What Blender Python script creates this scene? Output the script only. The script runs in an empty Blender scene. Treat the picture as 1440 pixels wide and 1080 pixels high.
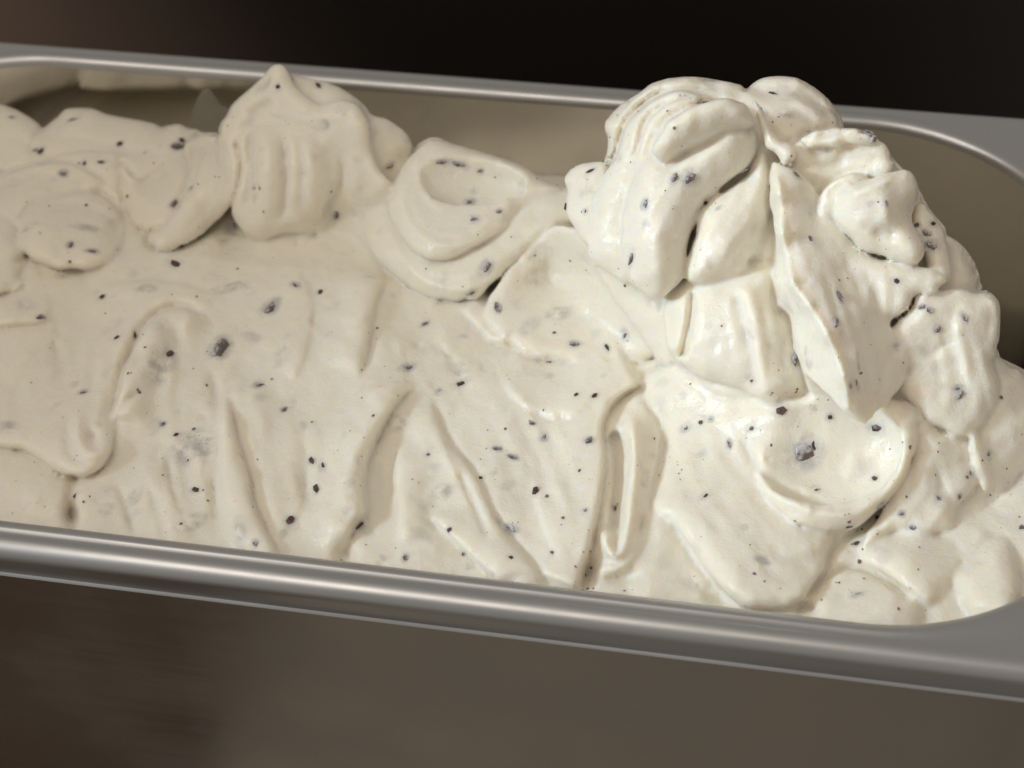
import bpy, bmesh, math, random
import numpy as np
from math import sin, cos, radians, pi
from mathutils import Matrix, Vector

# ------------------------------------------------------------------ camera
# everything is laid out in millimetres with z = 0 at the pan's rim; LIFT puts the counter at world z = 0
MM = 0.001
LIFT = 190.0
FPX = 2148.363
CAM = np.array([76.976, -242.798, 233.615])
_p, _y, _r = radians(46.586), radians(-11.212), radians(-2.394)
FW = np.array([sin(_y) * cos(_p), cos(_y) * cos(_p), -sin(_p)])
_rt = np.array([cos(_y), -sin(_y), 0.0])
_up = np.cross(_rt, FW)
RT = cos(_r) * _rt + sin(_r) * _up
UP = -sin(_r) * _rt + cos(_r) * _up

sc = bpy.context.scene
col = sc.collection


def W(p):
    return Vector((p[0] * MM, p[1] * MM, (p[2] + LIFT) * MM))


cam = bpy.data.cameras.new("camera")
camo = bpy.data.objects.new("camera", cam)
col.objects.link(camo)
sc.camera = camo
cam.sensor_width = 36.0
cam.lens = FPX / 1440 * 36.0
cam.clip_start = 0.01
cam.clip_end = 20.0
m = Matrix.Identity(4)
for i in range(3):
    m[i][0], m[i][1], m[i][2] = RT[i], UP[i], -FW[i]
m.translation = W(CAM)
camo.matrix_world = m
cam.dof.use_dof = True
cam.dof.focus_distance = 0.312
cam.dof.aperture_fstop = 16.0

# ------------------------------------------------------------------ light
world = bpy.data.worlds.new("World")
sc.world = world
world.use_nodes = True
bg = world.node_tree.nodes["Background"]
bg.inputs[0].default_value = (1.0, 0.92, 0.82, 1)
bg.inputs[1].default_value = 0.35


def area(name, loc, target, sx, sy, power, color):
    l = bpy.data.lights.new(name, 'AREA')
    l.shape = 'RECTANGLE'
    l.size, l.size_y = sx, sy
    l.energy = power
    l.color = color
    o = bpy.data.objects.new(name, l)
    col.objects.link(o)
    o.location = loc
    o.rotation_euler = (Vector(target) - Vector(loc)).to_track_quat('-Z', 'Y').to_euler()
    return o


key = area("case_lamp", (-0.50, -0.32, 0.58), (0.115, -0.015, 0.205), 0.10, 0.10, 0.056, (0.72, 0.87, 1.0))
key.data.spread = radians(19)
area("room_lamp", (-0.32, -0.46, 1.20), (-0.04, 0.0, 0.19), 0.9, 0.40, 3.05, (1.0, 0.895, 0.755))
side = area("back_wall_fill", (-0.36, -0.02, 0.42), (-0.20, 0.16, 0.15), 0.05, 0.05, 0.32, (1.0, 0.76, 0.58))  # added fill light with no known source, warms the back wall's left end
side.data.spread = radians(34)

sc.view_settings.view_transform = 'Standard'
sc.view_settings.look = 'None'
sc.view_settings.gamma = 1.0
sc.view_settings.use_curve_mapping = False
sc.view_settings.exposure = 0.06
sc.render.engine = 'CYCLES'


# ------------------------------------------------------------------ helpers
def ray(px, py):
    return FW + RT * (px - 720) / FPX - UP * (py - 540) / FPX


def at_y(px, py, y):
    d = ray(px, py)
    return CAM + d * ((y - CAM[1]) / d[1])


def scale_at(p):
    return FPX / float((np.asarray(p) - CAM) @ FW)      # pixels per millimetre


def link(name, me, mat=None, parent=None, smooth=True):
    o = bpy.data.objects.new(name, me)
    col.objects.link(o)
    if mat is not None:
        me.materials.append(mat)
    if parent is not None:
        o.parent = parent
    if smooth:
        me.polygons.foreach_set('use_smooth', [True] * len(me.polygons))
    return o


def tag(o, label=None, cat=None, group=None, kind=None):
    if label: o['label'] = label
    if cat: o['category'] = cat
    if group: o['group'] = group
    if kind: o['kind'] = kind
    return o


def new_mat(name):
    mt = bpy.data.materials.new(name)
    mt.use_nodes = True
    nt = mt.node_tree
    return mt, nt, nt.nodes["Principled BSDF"]


def N(nt, kind, **kw):
    n = nt.nodes.new(kind)
    for k, v in kw.items():
        if k in n.inputs:
            n.inputs[k].default_value = v
        else:
            setattr(n, k, v)
    return n


# ------------------------------------------------------------------ materials
def steel(name, base, rough, aniso_scale, bump=0.02, dirt=0.0):
    mt, nt, b = new_mat(name)
    b.inputs['Metallic'].default_value = 1.0
    tc = N(nt, 'ShaderNodeTexCoord')
    mp = N(nt, 'ShaderNodeMapping')
    mp.inputs['Scale'].default_value = aniso_scale
    nt.links.new(tc.outputs['Object'], mp.inputs['Vector'])
    n1 = N(nt, 'ShaderNodeTexNoise', Scale=1.0, Detail=4.0)
    nt.links.new(mp.outputs[0], n1.inputs['Vector'])
    n2 = N(nt, 'ShaderNodeTexNoise', Scale=28.0, Detail=5.0)
    nt.links.new(tc.outputs['Object'], n2.inputs['Vector'])
    r = N(nt, 'ShaderNodeMapRange')
    r.inputs['From Min'].default_value = 0.3
    r.inputs['From Max'].default_value = 0.7
    r.inputs['To Min'].default_value = max(rough - 0.10, rough * 0.6)
    r.inputs['To Max'].default_value = rough + 0.10
    nt.links.new(n2.outputs[0], r.inputs['Value'])
    n3 = N(nt, 'ShaderNodeTexNoise', Scale=1.0, Detail=6.0, Roughness=0.7)
    mp3 = N(nt, 'ShaderNodeMapping')
    mp3.inputs['Scale'].default_value = (18, 700, 500)
    mp3.inputs['Rotation'].default_value = (0, 0, 0.03)
    nt.links.new(tc.outputs['Object'], mp3.inputs['Vector'])
    nt.links.new(mp3.outputs[0], n3.inputs['Vector'])
    ad = N(nt, 'ShaderNodeMath', operation='MULTIPLY_ADD')
    ad.inputs[1].default_value = 0.16
    nt.links.new(n3.outputs[0], ad.inputs[0])
    nt.links.new(r.outputs[0], ad.inputs[2])
    sb = N(nt, 'ShaderNodeMath', operation='SUBTRACT')
    sb.inputs[1].default_value = 0.08
    nt.links.new(ad.outputs[0], sb.inputs[0])
    nt.links.new(sb.outputs[0], b.inputs['Roughness'])
    cr = N(nt, 'ShaderNodeMix', data_type='RGBA')
    cr.inputs[6].default_value = (*base, 1)
    cr.inputs[7].default_value = (*[c * 0.82 for c in base], 1)
    nt.links.new(n2.outputs[0], cr.inputs[0])
    nt.links.new(cr.outputs[2], b.inputs['Base Color'])
    bp = N(nt, 'ShaderNodeBump', Strength=bump, Distance=0.0004)
    nt.links.new(n1.outputs[0], bp.inputs['Height'])
    nt.links.new(bp.outputs[0], b.inputs['Normal'])
    return mt


MAT_RIM = steel("rim_steel", (0.50, 0.50, 0.505), 0.40, (30, 900, 900), 0.05)
MAT_IN = steel("inner_wall_steel", (0.74, 0.715, 0.67), 0.12, (12, 60, 160), 0.08)
MAT_OUT = steel("outer_wall_steel", (0.48, 0.45, 0.41), 0.37, (20, 300, 700), 0.05)


def gelato_material():
    mt, nt, b = new_mat("gelato")
    tc = N(nt, 'ShaderNodeTexCoord')
    big = N(nt, 'ShaderNodeTexNoise', Scale=38.0, Detail=3.0)
    nt.links.new(tc.outputs['Object'], big.inputs['Vector'])
    mix = N(nt, 'ShaderNodeMix', data_type='RGBA')
    mix.inputs[6].default_value = (0.84, 0.78, 0.655, 1)
    mix.inputs[7].default_value = (0.87, 0.825, 0.72, 1)
    nt.links.new(big.outputs[0], mix.inputs[0])
    # grey-lilac blotches of chocolate lying just under the surface
    blot = N(nt, 'ShaderNodeTexNoise', Scale=120.0, Detail=2.0)
    nt.links.new(tc.outputs['Object'], blot.inputs['Vector'])
    rr = N(nt, 'ShaderNodeMapRange')
    rr.inputs['From Min'].default_value = 0.64
    rr.inputs['From Max'].default_value = 0.80
    rr.inputs['To Max'].default_value = 0.30
    nt.links.new(blot.outputs[0], rr.inputs['Value'])
    mix2 = N(nt, 'ShaderNodeMix', data_type='RGBA')
    mix2.inputs[7].default_value = (0.33, 0.315, 0.32, 1)
    at = N(nt, 'ShaderNodeAttribute', attribute_name="chocolate")
    mm = N(nt, 'ShaderNodeMath', operation='MAXIMUM')
    bn = N(nt, 'ShaderNodeTexNoise', Scale=330.0, Detail=3.0, Roughness=0.6)
    nt.links.new(tc.outputs['Object'], bn.inputs['Vector'])
    br = N(nt, 'ShaderNodeMapRange')
    br.inputs['From Min'].default_value = 0.36
    br.inputs['From Max'].default_value = 0.62
    nt.links.new(bn.outputs[0], br.inputs['Value'])
    bm_ = N(nt, 'ShaderNodeMath', operation='MULTIPLY')
    nt.links.new(at.outputs['Fac'], bm_.inputs[0])
    nt.links.new(br.outputs[0], bm_.inputs[1])
    nt.links.new(bm_.outputs[0], mm.inputs[0])
    nt.links.new(rr.outputs[0], mm.inputs[1])
    nt.links.new(mm.outputs[0], mix2.inputs[0])
    nt.links.new(mix.outputs[2], mix2.inputs[6])
    nt.links.new(mix2.outputs[2], b.inputs['Base Color'])
    b.inputs['Subsurface Weight'].default_value = 0.9
    b.inputs['Subsurface Radius'].default_value = (1.0, 0.72, 0.38)
    b.inputs['Subsurface Scale'].default_value = 0.0023
    b.inputs['Roughness'].default_value = 0.42
    b.inputs['IOR'].default_value = 1.38
    b.inputs['Specular IOR Level'].default_value = 0.45
    b.inputs['Coat Weight'].default_value = 0.35
    b.inputs['Coat Roughness'].default_value = 0.20
    b.inputs['Coat IOR'].default_value = 1.36
    f1 = N(nt, 'ShaderNodeTexNoise', Scale=420.0, Detail=4.0, Roughness=0.6)
    nt.links.new(tc.outputs['Object'], f1.inputs['Vector'])
    f2 = N(nt, 'ShaderNodeTexNoise', Scale=1700.0, Detail=2.0)
    nt.links.new(tc.outputs['Object'], f2.inputs['Vector'])
    ad = N(nt, 'ShaderNodeMath', operation='MULTIPLY_ADD')
    ad.inputs[1].default_value = 0.35
    nt.links.new(f2.outputs[0], ad.inputs[0])
    nt.links.new(f1.outputs[0], ad.inputs[2])
    bp = N(nt, 'ShaderNodeBump', Strength=0.55, Distance=0.0005)
    nt.links.new(ad.outputs[0], bp.inputs['Height'])
    nt.links.new(bp.outputs[0], b.inputs['Normal'])
    nt.links.new(bp.outputs[0], b.inputs['Coat Normal'])
    ro = N(nt, 'ShaderNodeMapRange')
    ro.inputs['From Min'].default_value = 0.35
    ro.inputs['From Max'].default_value = 0.65
    ro.inputs['To Min'].default_value = 0.26
    ro.inputs['To Max'].default_value = 0.46
    nt.links.new(big.outputs[0], ro.inputs['Value'])
    nt.links.new(ro.outputs[0], b.inputs['Roughness'])
    return mt


MAT_GEL = gelato_material()

# ------------------------------------------------------------------ the setting
HL, HW, RIN = 155.25, 75.0, 49.0        # half length and width of the opening, corner radius
FLW = 8.25                              # flange width


def simple(name, color, rough, metallic=0.0):
    mt, nt, b = new_mat(name)
    b.inputs['Base Color'].default_value = (*color, 1)
    b.inputs['Roughness'].default_value = rough
    b.inputs['Metallic'].default_value = metallic
    return mt, nt, b


def box(name, x0, x1, y0, y1, z0, z1, mat, bevel=0.0):
    bm = bmesh.new()
    bmesh.ops.create_cube(bm, size=1.0)
    for v in bm.verts:
        v.co = W(((x0 + x1) / 2 + v.co.x * (x1 - x0), (y0 + y1) / 2 + v.co.y * (y1 - y0),
                  (z0 + z1) / 2 + v.co.z * (z1 - z0)))
    if bevel:
        bmesh.ops.bevel(bm, geom=bm.edges[:], offset=bevel * MM, segments=3, affect='EDGES', profile=0.5)
    me = bpy.data.meshes.new(name)
    bm.to_mesh(me)
    bm.free()
    return link(name, me, mat, smooth=False)


mt_c, nt, b = simple("counter_steel", (0.34, 0.32, 0.29), 0.5, 0.3)
tag(box("counter", -1500, 1500, -900, 1200, -LIFT - 20, -LIFT, mt_c), kind='structure')
mt_b, nt, b = simple("reflection_board_brown", (0.055, 0.028, 0.014), 0.55)
tc = N(nt, 'ShaderNodeTexCoord')
mp = N(nt, 'ShaderNodeMapping')
mp.inputs['Scale'].default_value = (8, 90, 60)
nt.links.new(tc.outputs['Object'], mp.inputs[0])
nz = N(nt, 'ShaderNodeTexNoise', Scale=1.0, Detail=5.0)
nt.links.new(mp.outputs[0], nz.inputs[0])
mx = N(nt, 'ShaderNodeMix', data_type='RGBA')
mx.inputs[6].default_value = (0.060, 0.032, 0.017, 1)
mx.inputs[7].default_value = (0.110, 0.062, 0.034, 1)
nt.links.new(nz.outputs[0], mx.inputs[0])
nt.links.new(mx.outputs[2], b.inputs['Base Color'])
tag(box("reflection_board", -420, -70, -330, -95, -LIFT - 0.2, -LIFT + 18, mt_b, 3.0), "dark brown wooden board lying on the counter in front of the pan", "board")  # added unseen board, only gives the pan's front wall its brown reflection
mt_w, nt, b = simple("back_panel_dark", (0.013, 0.0095, 0.008), 0.5, 0.0)
tc = N(nt, 'ShaderNodeTexCoord')
mp = N(nt, 'ShaderNodeMapping')
mp.inputs['Scale'].default_value = (3, 10, 160)
nt.links.new(tc.outputs['Object'], mp.inputs[0])
nz = N(nt, 'ShaderNodeTexNoise', Scale=1.0, Detail=4.0)
nt.links.new(mp.outputs[0], nz.inputs[0])
bp = N(nt, 'ShaderNodeBump', Strength=0.15, Distance=0.001)
nt.links.new(nz.outputs[0], bp.inputs['Height'])
nt.links.new(bp.outputs[0], b.inputs['Normal'])
tag(box("back_wall", -1500, 1500, 150, 1200, -LIFT, 4, mt_w), kind='structure')


# ------------------------------------------------------------------ the pan
def rounded_loop(inset_in, nc=28, ns=40):
    """points of the opening grown outwards by inset_in, with their ray directions"""
    pts = []
    cs = [(HL - RIN, HW - RIN, 0), (-HL + RIN, HW - RIN, 90), (-HL + RIN, -HW + RIN, 180), (HL - RIN, -HW + RIN, 270)]
    for k, (cx, cy, a0) in enumerate(cs):
        for i in range(nc + 1):
            a = radians(a0 + 90 * i / nc)
            pts.append((cx, cy, cos(a), sin(a)))
        nx, ny, b0 = cs[(k + 1) % 4]
        a = radians(a0 + 90)
        n = ns if k % 2 == 0 else 12
        for i in range(1, n):
            t = i / n
            pts.append((cx + (nx - cx) * t, cy + (ny - cy) * t, cos(a), sin(a)))
    return pts


LOOP = rounded_loop(0)
OR = 9.0     # outer corner radius of the flange


def outer_dist(cx, cy, dx, dy, grow, rad=None):
    """distance along the ray to the flange outline (a rectangle with small round corners) grown by grow"""
    hx, hy = HL + FLW + grow, HW + FLW + grow
    R = OR + grow if rad is None else rad + grow
    lo, hi = 0.0, 400.0
    for _ in range(40):
        t = (lo + hi) / 2
        x, y = abs(cx + dx * t), abs(cy + dy * t)
        qx, qy = x - hx + R, y - hy + R
        s = math.hypot(max(qx, 0), max(qy, 0)) + min(max(qx, qy), 0) - R
        if s < 0: lo = t
        else: hi = t
    return lo


def sweep(name, rings, mat, parent):
    """rings: list of functions (cx,cy,dx,dy) -> (x,y,z)"""
    verts, faces = [], []
    n = len(LOOP)
    for r in rings:
        for q in LOOP:
            verts.append(W(r(*q)))
    for k in range(len(rings) - 1):
        for i in range(n):
            j = (i + 1) % n
            faces.append((k * n + i, k * n + j, (k + 1) * n + j, (k + 1) * n + i))
    me = bpy.data.meshes.new(name)
    me.from_pydata(verts, [], faces)
    me.validate()
    return link(name, me, mat, parent)


def rin(off, z):
    return lambda cx, cy, dx, dy: (cx + dx * (RIN + off), cy + dy * (RIN + off), z)


def rout(off, z):
    def f(cx, cy, dx, dy):
        t = outer_dist(cx, cy, dx, dy, off)
        return (cx + dx * t, cy + dy * t, z)
    return f


def rmix(a, z):
    def f(cx, cy, dx, dy):
        t = outer_dist(cx, cy, dx, dy, -3.3)
        t0 = RIN + 2.6
        t = t0 + (t - t0) * a
        return (cx + dx * t, cy + dy * t, z)
    return f


pan = bpy.data.objects.new("gelato_pan", None)
col.objects.link(pan)
tag(pan, "long stainless steel pan with rounded corners, filled with pale gelato", "pan")

rings = []
for i in range(9):                                   # rounded inner lip
    a = radians(180 - 90 * i / 8)
    rings.append(rin(2.6 + 2.6 * cos(a), -2.6 + 2.6 * sin(a)))
rings += [rmix(0.15, -0.12), rmix(0.35, -0.38), rmix(0.6, -0.42), rmix(0.85, -0.28)]
for i in range(11):                                  # rolled outer edge
    a = radians(90 - 100 * i / 10)
    rings.append(rout(-3.3 + 3.3 * cos(a), -3.5 + 3.3 * sin(a)))
rings += [rout(-0.25, -6.0), rout(-0.45, -8.0)]
for i in range(1, 7):                                # small out-turned hem
    a = radians(180 + 180 * i / 6)
    rings.append(rout(-0.05 + 0.4 * cos(a), -8.0 + 0.4 * sin(a)))
rings += [rout(-0.9, -8.0), rout(-1.4, -6.0), rout(-2.4, -4.2)]
sweep("rim", rings, MAT_RIM, pan)


def wall_off(z):
    return -0.04 * max(0, -z - 4)


zs = [-2.6, -4, -8, -14, -22, -32, -45, -60, -80, -100, -130, -170]
ZB = -170
rings = [rin(wall_off(z), z) for z in zs]
for i in range(1, 8):
    a = radians(90 * i / 7)
    rings.append(rin(wall_off(ZB) - 14 * (1 - cos(a)), ZB - 14 * sin(a)))
rings.append(rin(-30, -184))
sweep("inner_wall", rings, MAT_IN, pan)
def rwall(off, z):
    def f(cx, cy, dx, dy):
        t = min(RIN + off + 14, outer_dist(cx, cy, dx, dy, off - FLW, 26.0 + 8.0))
        return (cx + dx * t, cy + dy * t, z)
    return f


rings = [rin(1.2, -2.6), rwall(1.2, -4)] + [rwall(1.2 + 0.4 * wall_off(z), z) for z in zs[2:]]
for i in range(1, 8):
    a = radians(90 * i / 7)
    rings.append(rwall(1.2 + 0.4 * wall_off(ZB) - 16 * (1 - cos(a)), ZB - 20 * sin(a)))
ow = sweep("outer_wall", rings, MAT_OUT, pan)
n = len(LOOP)
me = bpy.data.meshes.new("bottom")
me.from_pydata([W(rwall(1.2 + 0.4 * wall_off(ZB) - 16, -190)(*q)) for q in LOOP] + [W(rin(-30, -184)(*q)) for q in LOOP], [],
               [tuple(range(n - 1, -1, -1)), tuple(range(n, 2 * n))])
link("bottom", me, MAT_OUT, pan, smooth=False)

# ------------------------------------------------------------------ gelato: a solid sculpted in a voxel field
H = 0.58
GX0, GX1, GY0, GY1, GZ0, GZ1 = -157.0, 157.0, -77.0, 77.0, -58.0, 58.0
nx, ny, nz_ = [int((b - a) / H) + 1 for a, b in ((GX0, GX1), (GY0, GY1), (GZ0, GZ1))]
gx = (GX0 + H * np.arange(nx)).astype(np.float32)
gy = (GY0 + H * np.arange(ny)).astype(np.float32)
gz = (GZ0 + H * np.arange(nz_)).astype(np.float32)
ORG = np.array([GX0, GY0, GZ0])
rng = np.random.default_rng(7)


def smooth_noise2(shape, cell, seed):
    r = np.random.default_rng(seed)
    n0, n1 = int(shape[0] / cell) + 3, int(shape[1] / cell) + 3
    g = r.standard_normal((n0, n1))
    a = np.arange(shape[0]) / cell
    b = np.arange(shape[1]) / cell
    ia, ib = a.astype(int), b.astype(int)
    fa, fb = a - ia, b - ib
    fa = fa * fa * (3 - 2 * fa)
    fb = fb * fb * (3 - 2 * fb)
    fa = fa[:, None]
    fb = fb[None]
    return (g[np.ix_(ia, ib)] * (1 - fa) * (1 - fb) + g[np.ix_(ia + 1, ib)] * fa * (1 - fb) +
            g[np.ix_(ia, ib + 1)] * (1 - fa) * fb + g[np.ix_(ia + 1, ib + 1)] * fa * fb)


# base level of the gelato in the pan
Y2 = np.broadcast_to(gy[None, :], (nx, ny))
X2 = np.broadcast_to(gx[:, None], (nx, ny))
zb = np.interp(Y2, [-75, -60, -20, 10, 35, 55, 75], [-9, -7, -6, -7, -12, -20, -25])
zb = zb - 42 * np.clip((X2 - 100) / 30, 0, 1) * np.clip((Y2 + 12) / 22, 0, 1)
zb = zb + 0.8 * smooth_noise2((nx, ny), 22 / H, 1) + 0.4 * smooth_noise2((nx, ny), 9 / H, 2)
S = ((gz[None, None, :] - zb[:, :, None]) * 0.9).astype(np.float32)


def smin(a, b, k):
    h = np.maximum(k - np.abs(a - b), 0) / k
    return np.minimum(a, b) - h * h * k * 0.25


def smax(a, b, k):
    return -smin(-a, -b, k)


def sub(lo, hi):
    i0 = np.maximum(np.floor((np.asarray(lo) - ORG) / H).astype(int), 0)
    i1 = np.minimum(np.ceil((np.asarray(hi) - ORG) / H).astype(int) + 1, [nx, ny, nz_])
    return i0, i1


def sample(P):
    q = (P - ORG) / H
    i = np.floor(q).astype(int)
    ok = ((i >= 0) & (i < np.array([nx, ny, nz_]) - 1)).all(-1)
    i = np.clip(i, 0, np.array([nx, ny, nz_]) - 2)
    f = q - i
    r = 0
    for a in (0, 1):
        for b in (0, 1):
            for c in (0, 1):
                w = (f[..., 0] if a else 1 - f[..., 0]) * (f[..., 1] if b else 1 - f[..., 1]) * (f[..., 2] if c else 1 - f[..., 2])
                r = r + w * S[i[..., 0] + a, i[..., 1] + b, i[..., 2] + c]
    return np.where(ok, r, 50.0)


def hits(px, py):
    """first point of the gelato met by the rays through these picture points"""
    px, py = np.atleast_1d(np.asarray(px, float)), np.atleast_1d(np.asarray(py, float))
    d = FW + RT * ((px - 720) / FPX)[:, None] - UP * ((py - 540) / FPX)[:, None]
    ts = np.arange(190.0, 470.0, 0.6)
    out = np.full((len(px), 3), np.nan)
    for s in range(0, len(px), 4000):
        dd = d[s:s + 4000]
        P = CAM + dd[:, None, :] * ts[None, :, None]
        q = np.rint((P - ORG) / H).astype(int)
        ok = ((q >= 0) & (q < [nx, ny, nz_])).all(-1)
        q = np.where(ok[..., None], q, 0)
        v = np.where(ok, S[q[..., 0], q[..., 1], q[..., 2]], 9.0)
        ins = v < 0
        k = ins.argmax(1)
        hit = ins.any(1)
        k1 = np.maximum(k, 1)
        r = np.arange(len(dd))
        v0, v1 = v[r, k1 - 1], v[r, k1]
        fr = np.clip(v0 / np.maximum(v0 - v1, 1e-6), 0, 1)
        t = ts[k1 - 1] + 0.6 * fr
        o = CAM + dd * t[:, None]
        o[~hit] = np.nan
        out[s:s + 4000] = o
    return out


def normal_at(p, e=2.0):
    g = np.array([sample(p + np.eye(3)[i] * e) - sample(p - np.eye(3)[i] * e) for i in range(3)])
    return g / (np.linalg.norm(g) + 1e-9)


def crom(P, n):
    """Catmull-Rom through the control rows"""
    P = np.asarray(P, float)
    Q = np.vstack([2 * P[0] - P[1], P, 2 * P[-1] - P[-2]])
    out = []
    for k in range(len(P) - 1):
        a, b, c, d = Q[k:k + 4]
        t = (np.arange(n) / n)[:, None]
        out.append(0.5 * ((2 * b) + (c - a) * t + (2 * a - 5 * b + 4 * c - d) * t ** 2 + (3 * b - a - 3 * c + d) * t ** 3))
    out.append(P[-1:])
    return np.vstack(out)


# planes that say how deep a picture point lies on the three heaps
def M(py): return 18 - (py - 112) * 0.105        # the tall mound
def Q(py): return 40 - (py - 195) * 0.17         # the curl in the middle
def K(py): return 45 - (py - 95) * 0.118          # the left peak
def B(py): return 62 - (py - 150) * 0.22         # lobes at the back left


def blob(px, py, where, rx, ry, rz, rot=0, lift=0.0, k=1.5, carve=False):
    """ellipsoid seen at px, py; rx, ry in picture points, rz in mm along the view"""
    global S
    p = place(px, py, where)
    s = scale_at(p)
    rx, ry = rx / s, ry / s
    p = p - FW * lift + FW * (rz if not carve else 0)
    a = radians(rot)
    ax = RT * cos(a) - UP * sin(a)
    ay = RT * sin(a) + UP * cos(a)
    ext = np.sqrt((ax * rx) ** 2 + (ay * ry) ** 2 + (FW * rz) ** 2) + k + 1
    i0, i1 = sub(p - ext, p + ext)
    if (i1 <= i0).any(): return
    sl = tuple(slice(a_, b_) for a_, b_ in zip(i0, i1))
    vx = gx[sl[0]][:, None, None] - p[0]
    vy = gy[sl[1]][None, :, None] - p[1]
    vz = gz[sl[2]][None, None, :] - p[2]
    u = vx * ax[0] + vy * ax[1] + vz * ax[2]
    v = vx * ay[0] + vy * ay[1] + vz * ay[2]
    w = vx * FW[0] + vy * FW[1] + vz * FW[2]
    k0 = np.sqrt((u / rx) ** 2 + (v / ry) ** 2 + (w / rz) ** 2)
    k1 = np.sqrt((u / rx ** 2) ** 2 + (v / ry ** 2) ** 2 + (w / rz ** 2) ** 2) + 1e-6
    d = (k0 * (k0 - 1) / k1).astype(np.float32)
    S[sl] = smax(S[sl], -d, k) if carve else smin(S[sl], d, k)


def place(px, py, where):
    if where is None:
        p = hits(px, py)[0]
        if np.isnan(p).any():
            raise RuntimeError("no gelato at %s %s" % (px, py))
        return p
    if callable(where):
        return at_y(px, py, where(py))
    return at_y(px, py, where)


def stroke(pts, where=None, lift=0.0, flat=0.6, k=1.0, carve=False, seg=5):
    """a soft rope through (px, py, r[, lift]) with an oval section, lying on the surface or on a depth plane"""
    global S
    rows = []
    for c in pts:
        p = place(c[0], c[1], where)
        n = -FW if where is not None else normal_at(p, 3.0) * 0.5 - FW * 0.5
        n = n / np.linalg.norm(n)
        r = c[2] / scale_at(p)
        l = lift + (c[3] if len(c) > 3 else 0.0)
        ctr = p - FW * l + (-n * r * flat if not carve else n * 0)
        rows.append(np.concatenate([ctr, [r], n]))
    R = crom(rows, seg)
    R[:, 3] = np.maximum(R[:, 3], 0.4)
    R[:, 4:] /= np.linalg.norm(R[:, 4:], axis=1)[:, None]
    rm = R[:, 3].max() * max(1, flat) + k + 1
    I0, I1 = sub(R[:, :3].min(0) - rm, R[:, :3].max(0) + rm)
    if (I1 <= I0).any(): return
    T = np.full(tuple(I1 - I0), 1e3, np.float32)
    for a, b in zip(R[:-1], R[1:]):
        rr = max(a[3], b[3]) * max(1, flat) + k + 1
        i0, i1 = sub(np.minimum(a[:3], b[:3]) - rr, np.maximum(a[:3], b[:3]) + rr)
        if (i1 <= i0).any(): continue
        vx = gx[i0[0]:i1[0]][:, None, None] - np.float32(a[0])
        vy = gy[i0[1]:i1[1]][None, :, None] - np.float32(a[1])
        vz = gz[i0[2]:i1[2]][None, None, :] - np.float32(a[2])
        e = (b[:3] - a[:3]).astype(np.float32)
        t = np.clip((vx * e[0] + vy * e[1] + vz * e[2]) / max(float(e @ e), 1e-6), 0, 1)
        dx, dy, dz = vx - t * e[0], vy - t * e[1], vz - t * e[2]
        r = a[3] + t * (b[3] - a[3])
        nn = a[4:] + b[4:]
        nn = (nn / np.linalg.norm(nn)).astype(np.float32)
        w = dx * nn[0] + dy * nn[1] + dz * nn[2]
        h2 = np.maximum(dx * dx + dy * dy + dz * dz - w * w, 0)
        w2 = w * w
        r2, q2 = r * r, (r * flat) ** 2
        k0 = np.sqrt(h2 / r2 + w2 / q2)
        k1 = np.sqrt(h2 / r2 ** 2 + w2 / q2 ** 2) + 1e-6
        d = (k0 * (k0 - 1) / k1).astype(np.float32)
        s_ = tuple(slice(p_ - o_, q_ - o_) for p_, q_, o_ in zip(i0, i1, I0))
        T[s_] = np.minimum(T[s_], d)
    sl = tuple(slice(a_, b_) for a_, b_ in zip(I0, I1))
    S[sl] = smax(S[sl], -T, k) if carve else smin(S[sl], np.where(T > 500, S[sl] + 99, T), k)


def poly_dist(poly, X, Y):
    """signed distance in picture points, positive inside a closed smooth outline"""
    P_ = np.asarray(poly, float)
    Pc = crom(np.vstack([P_[-1:], P_, P_[:2]]), 4)[4:-4]
    d = np.full(X.shape, 1e9)
    ins = np.zeros(X.shape, bool)
    for a, b in zip(Pc[:-1], Pc[1:]):
        e = b - a
        t = np.clip(((X - a[0]) * e[0] + (Y - a[1]) * e[1]) / max(e @ e, 1e-9), 0, 1)
        d = np.minimum(d, (X - a[0] - t * e[0]) ** 2 + (Y - a[1] - t * e[1]) ** 2)
        if abs(e[1]) > 1e-9:
            c = (a[1] > Y) != (b[1] > Y)
            ins ^= c & (X < a[0] + (Y - a[1]) * e[0] / e[1])
    return np.where(ins, np.sqrt(d), -np.sqrt(d))


def lift_field(ctrl, X, Y):
    """smooth surface through (px, py, lift) controls"""
    if np.isscalar(ctrl):
        return np.full(X.shape, float(ctrl))
    c = np.asarray(ctrl, float)
    if len(c) == 1:
        return np.full(X.shape, c[0, 2])
    U_ = c[:, :2] / 100
    if len(c) == 2:
        e = U_[1] - U_[0]
        t = np.clip(((X / 100 - U_[0, 0]) * e[0] + (Y / 100 - U_[0, 1]) * e[1]) / (e @ e), -0.3, 1.3)
        return c[0, 2] + t * (c[1, 2] - c[0, 2])
    n_ = len(c)
    phi = lambda r: r
    K_ = np.zeros((n_ + 3, n_ + 3))
    K_[:n_, :n_] = phi(np.linalg.norm(U_[:, None] - U_[None], axis=-1))
    K_[:n_, n_] = K_[n_, :n_] = 1
    K_[:n_, n_ + 1:] = U_
    K_[n_ + 1:, :n_] = U_.T
    sol = np.linalg.lstsq(K_, np.concatenate([c[:, 2], np.zeros(3)]), rcond=None)[0]
    f = sol[n_] + sol[n_ + 1] * X / 100 + sol[n_ + 2] * Y / 100
    for i in range(n_):
        f = f + sol[i] * phi(np.hypot(X / 100 - U_[i, 0], Y / 100 - U_[i, 1]))
    return f


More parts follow.
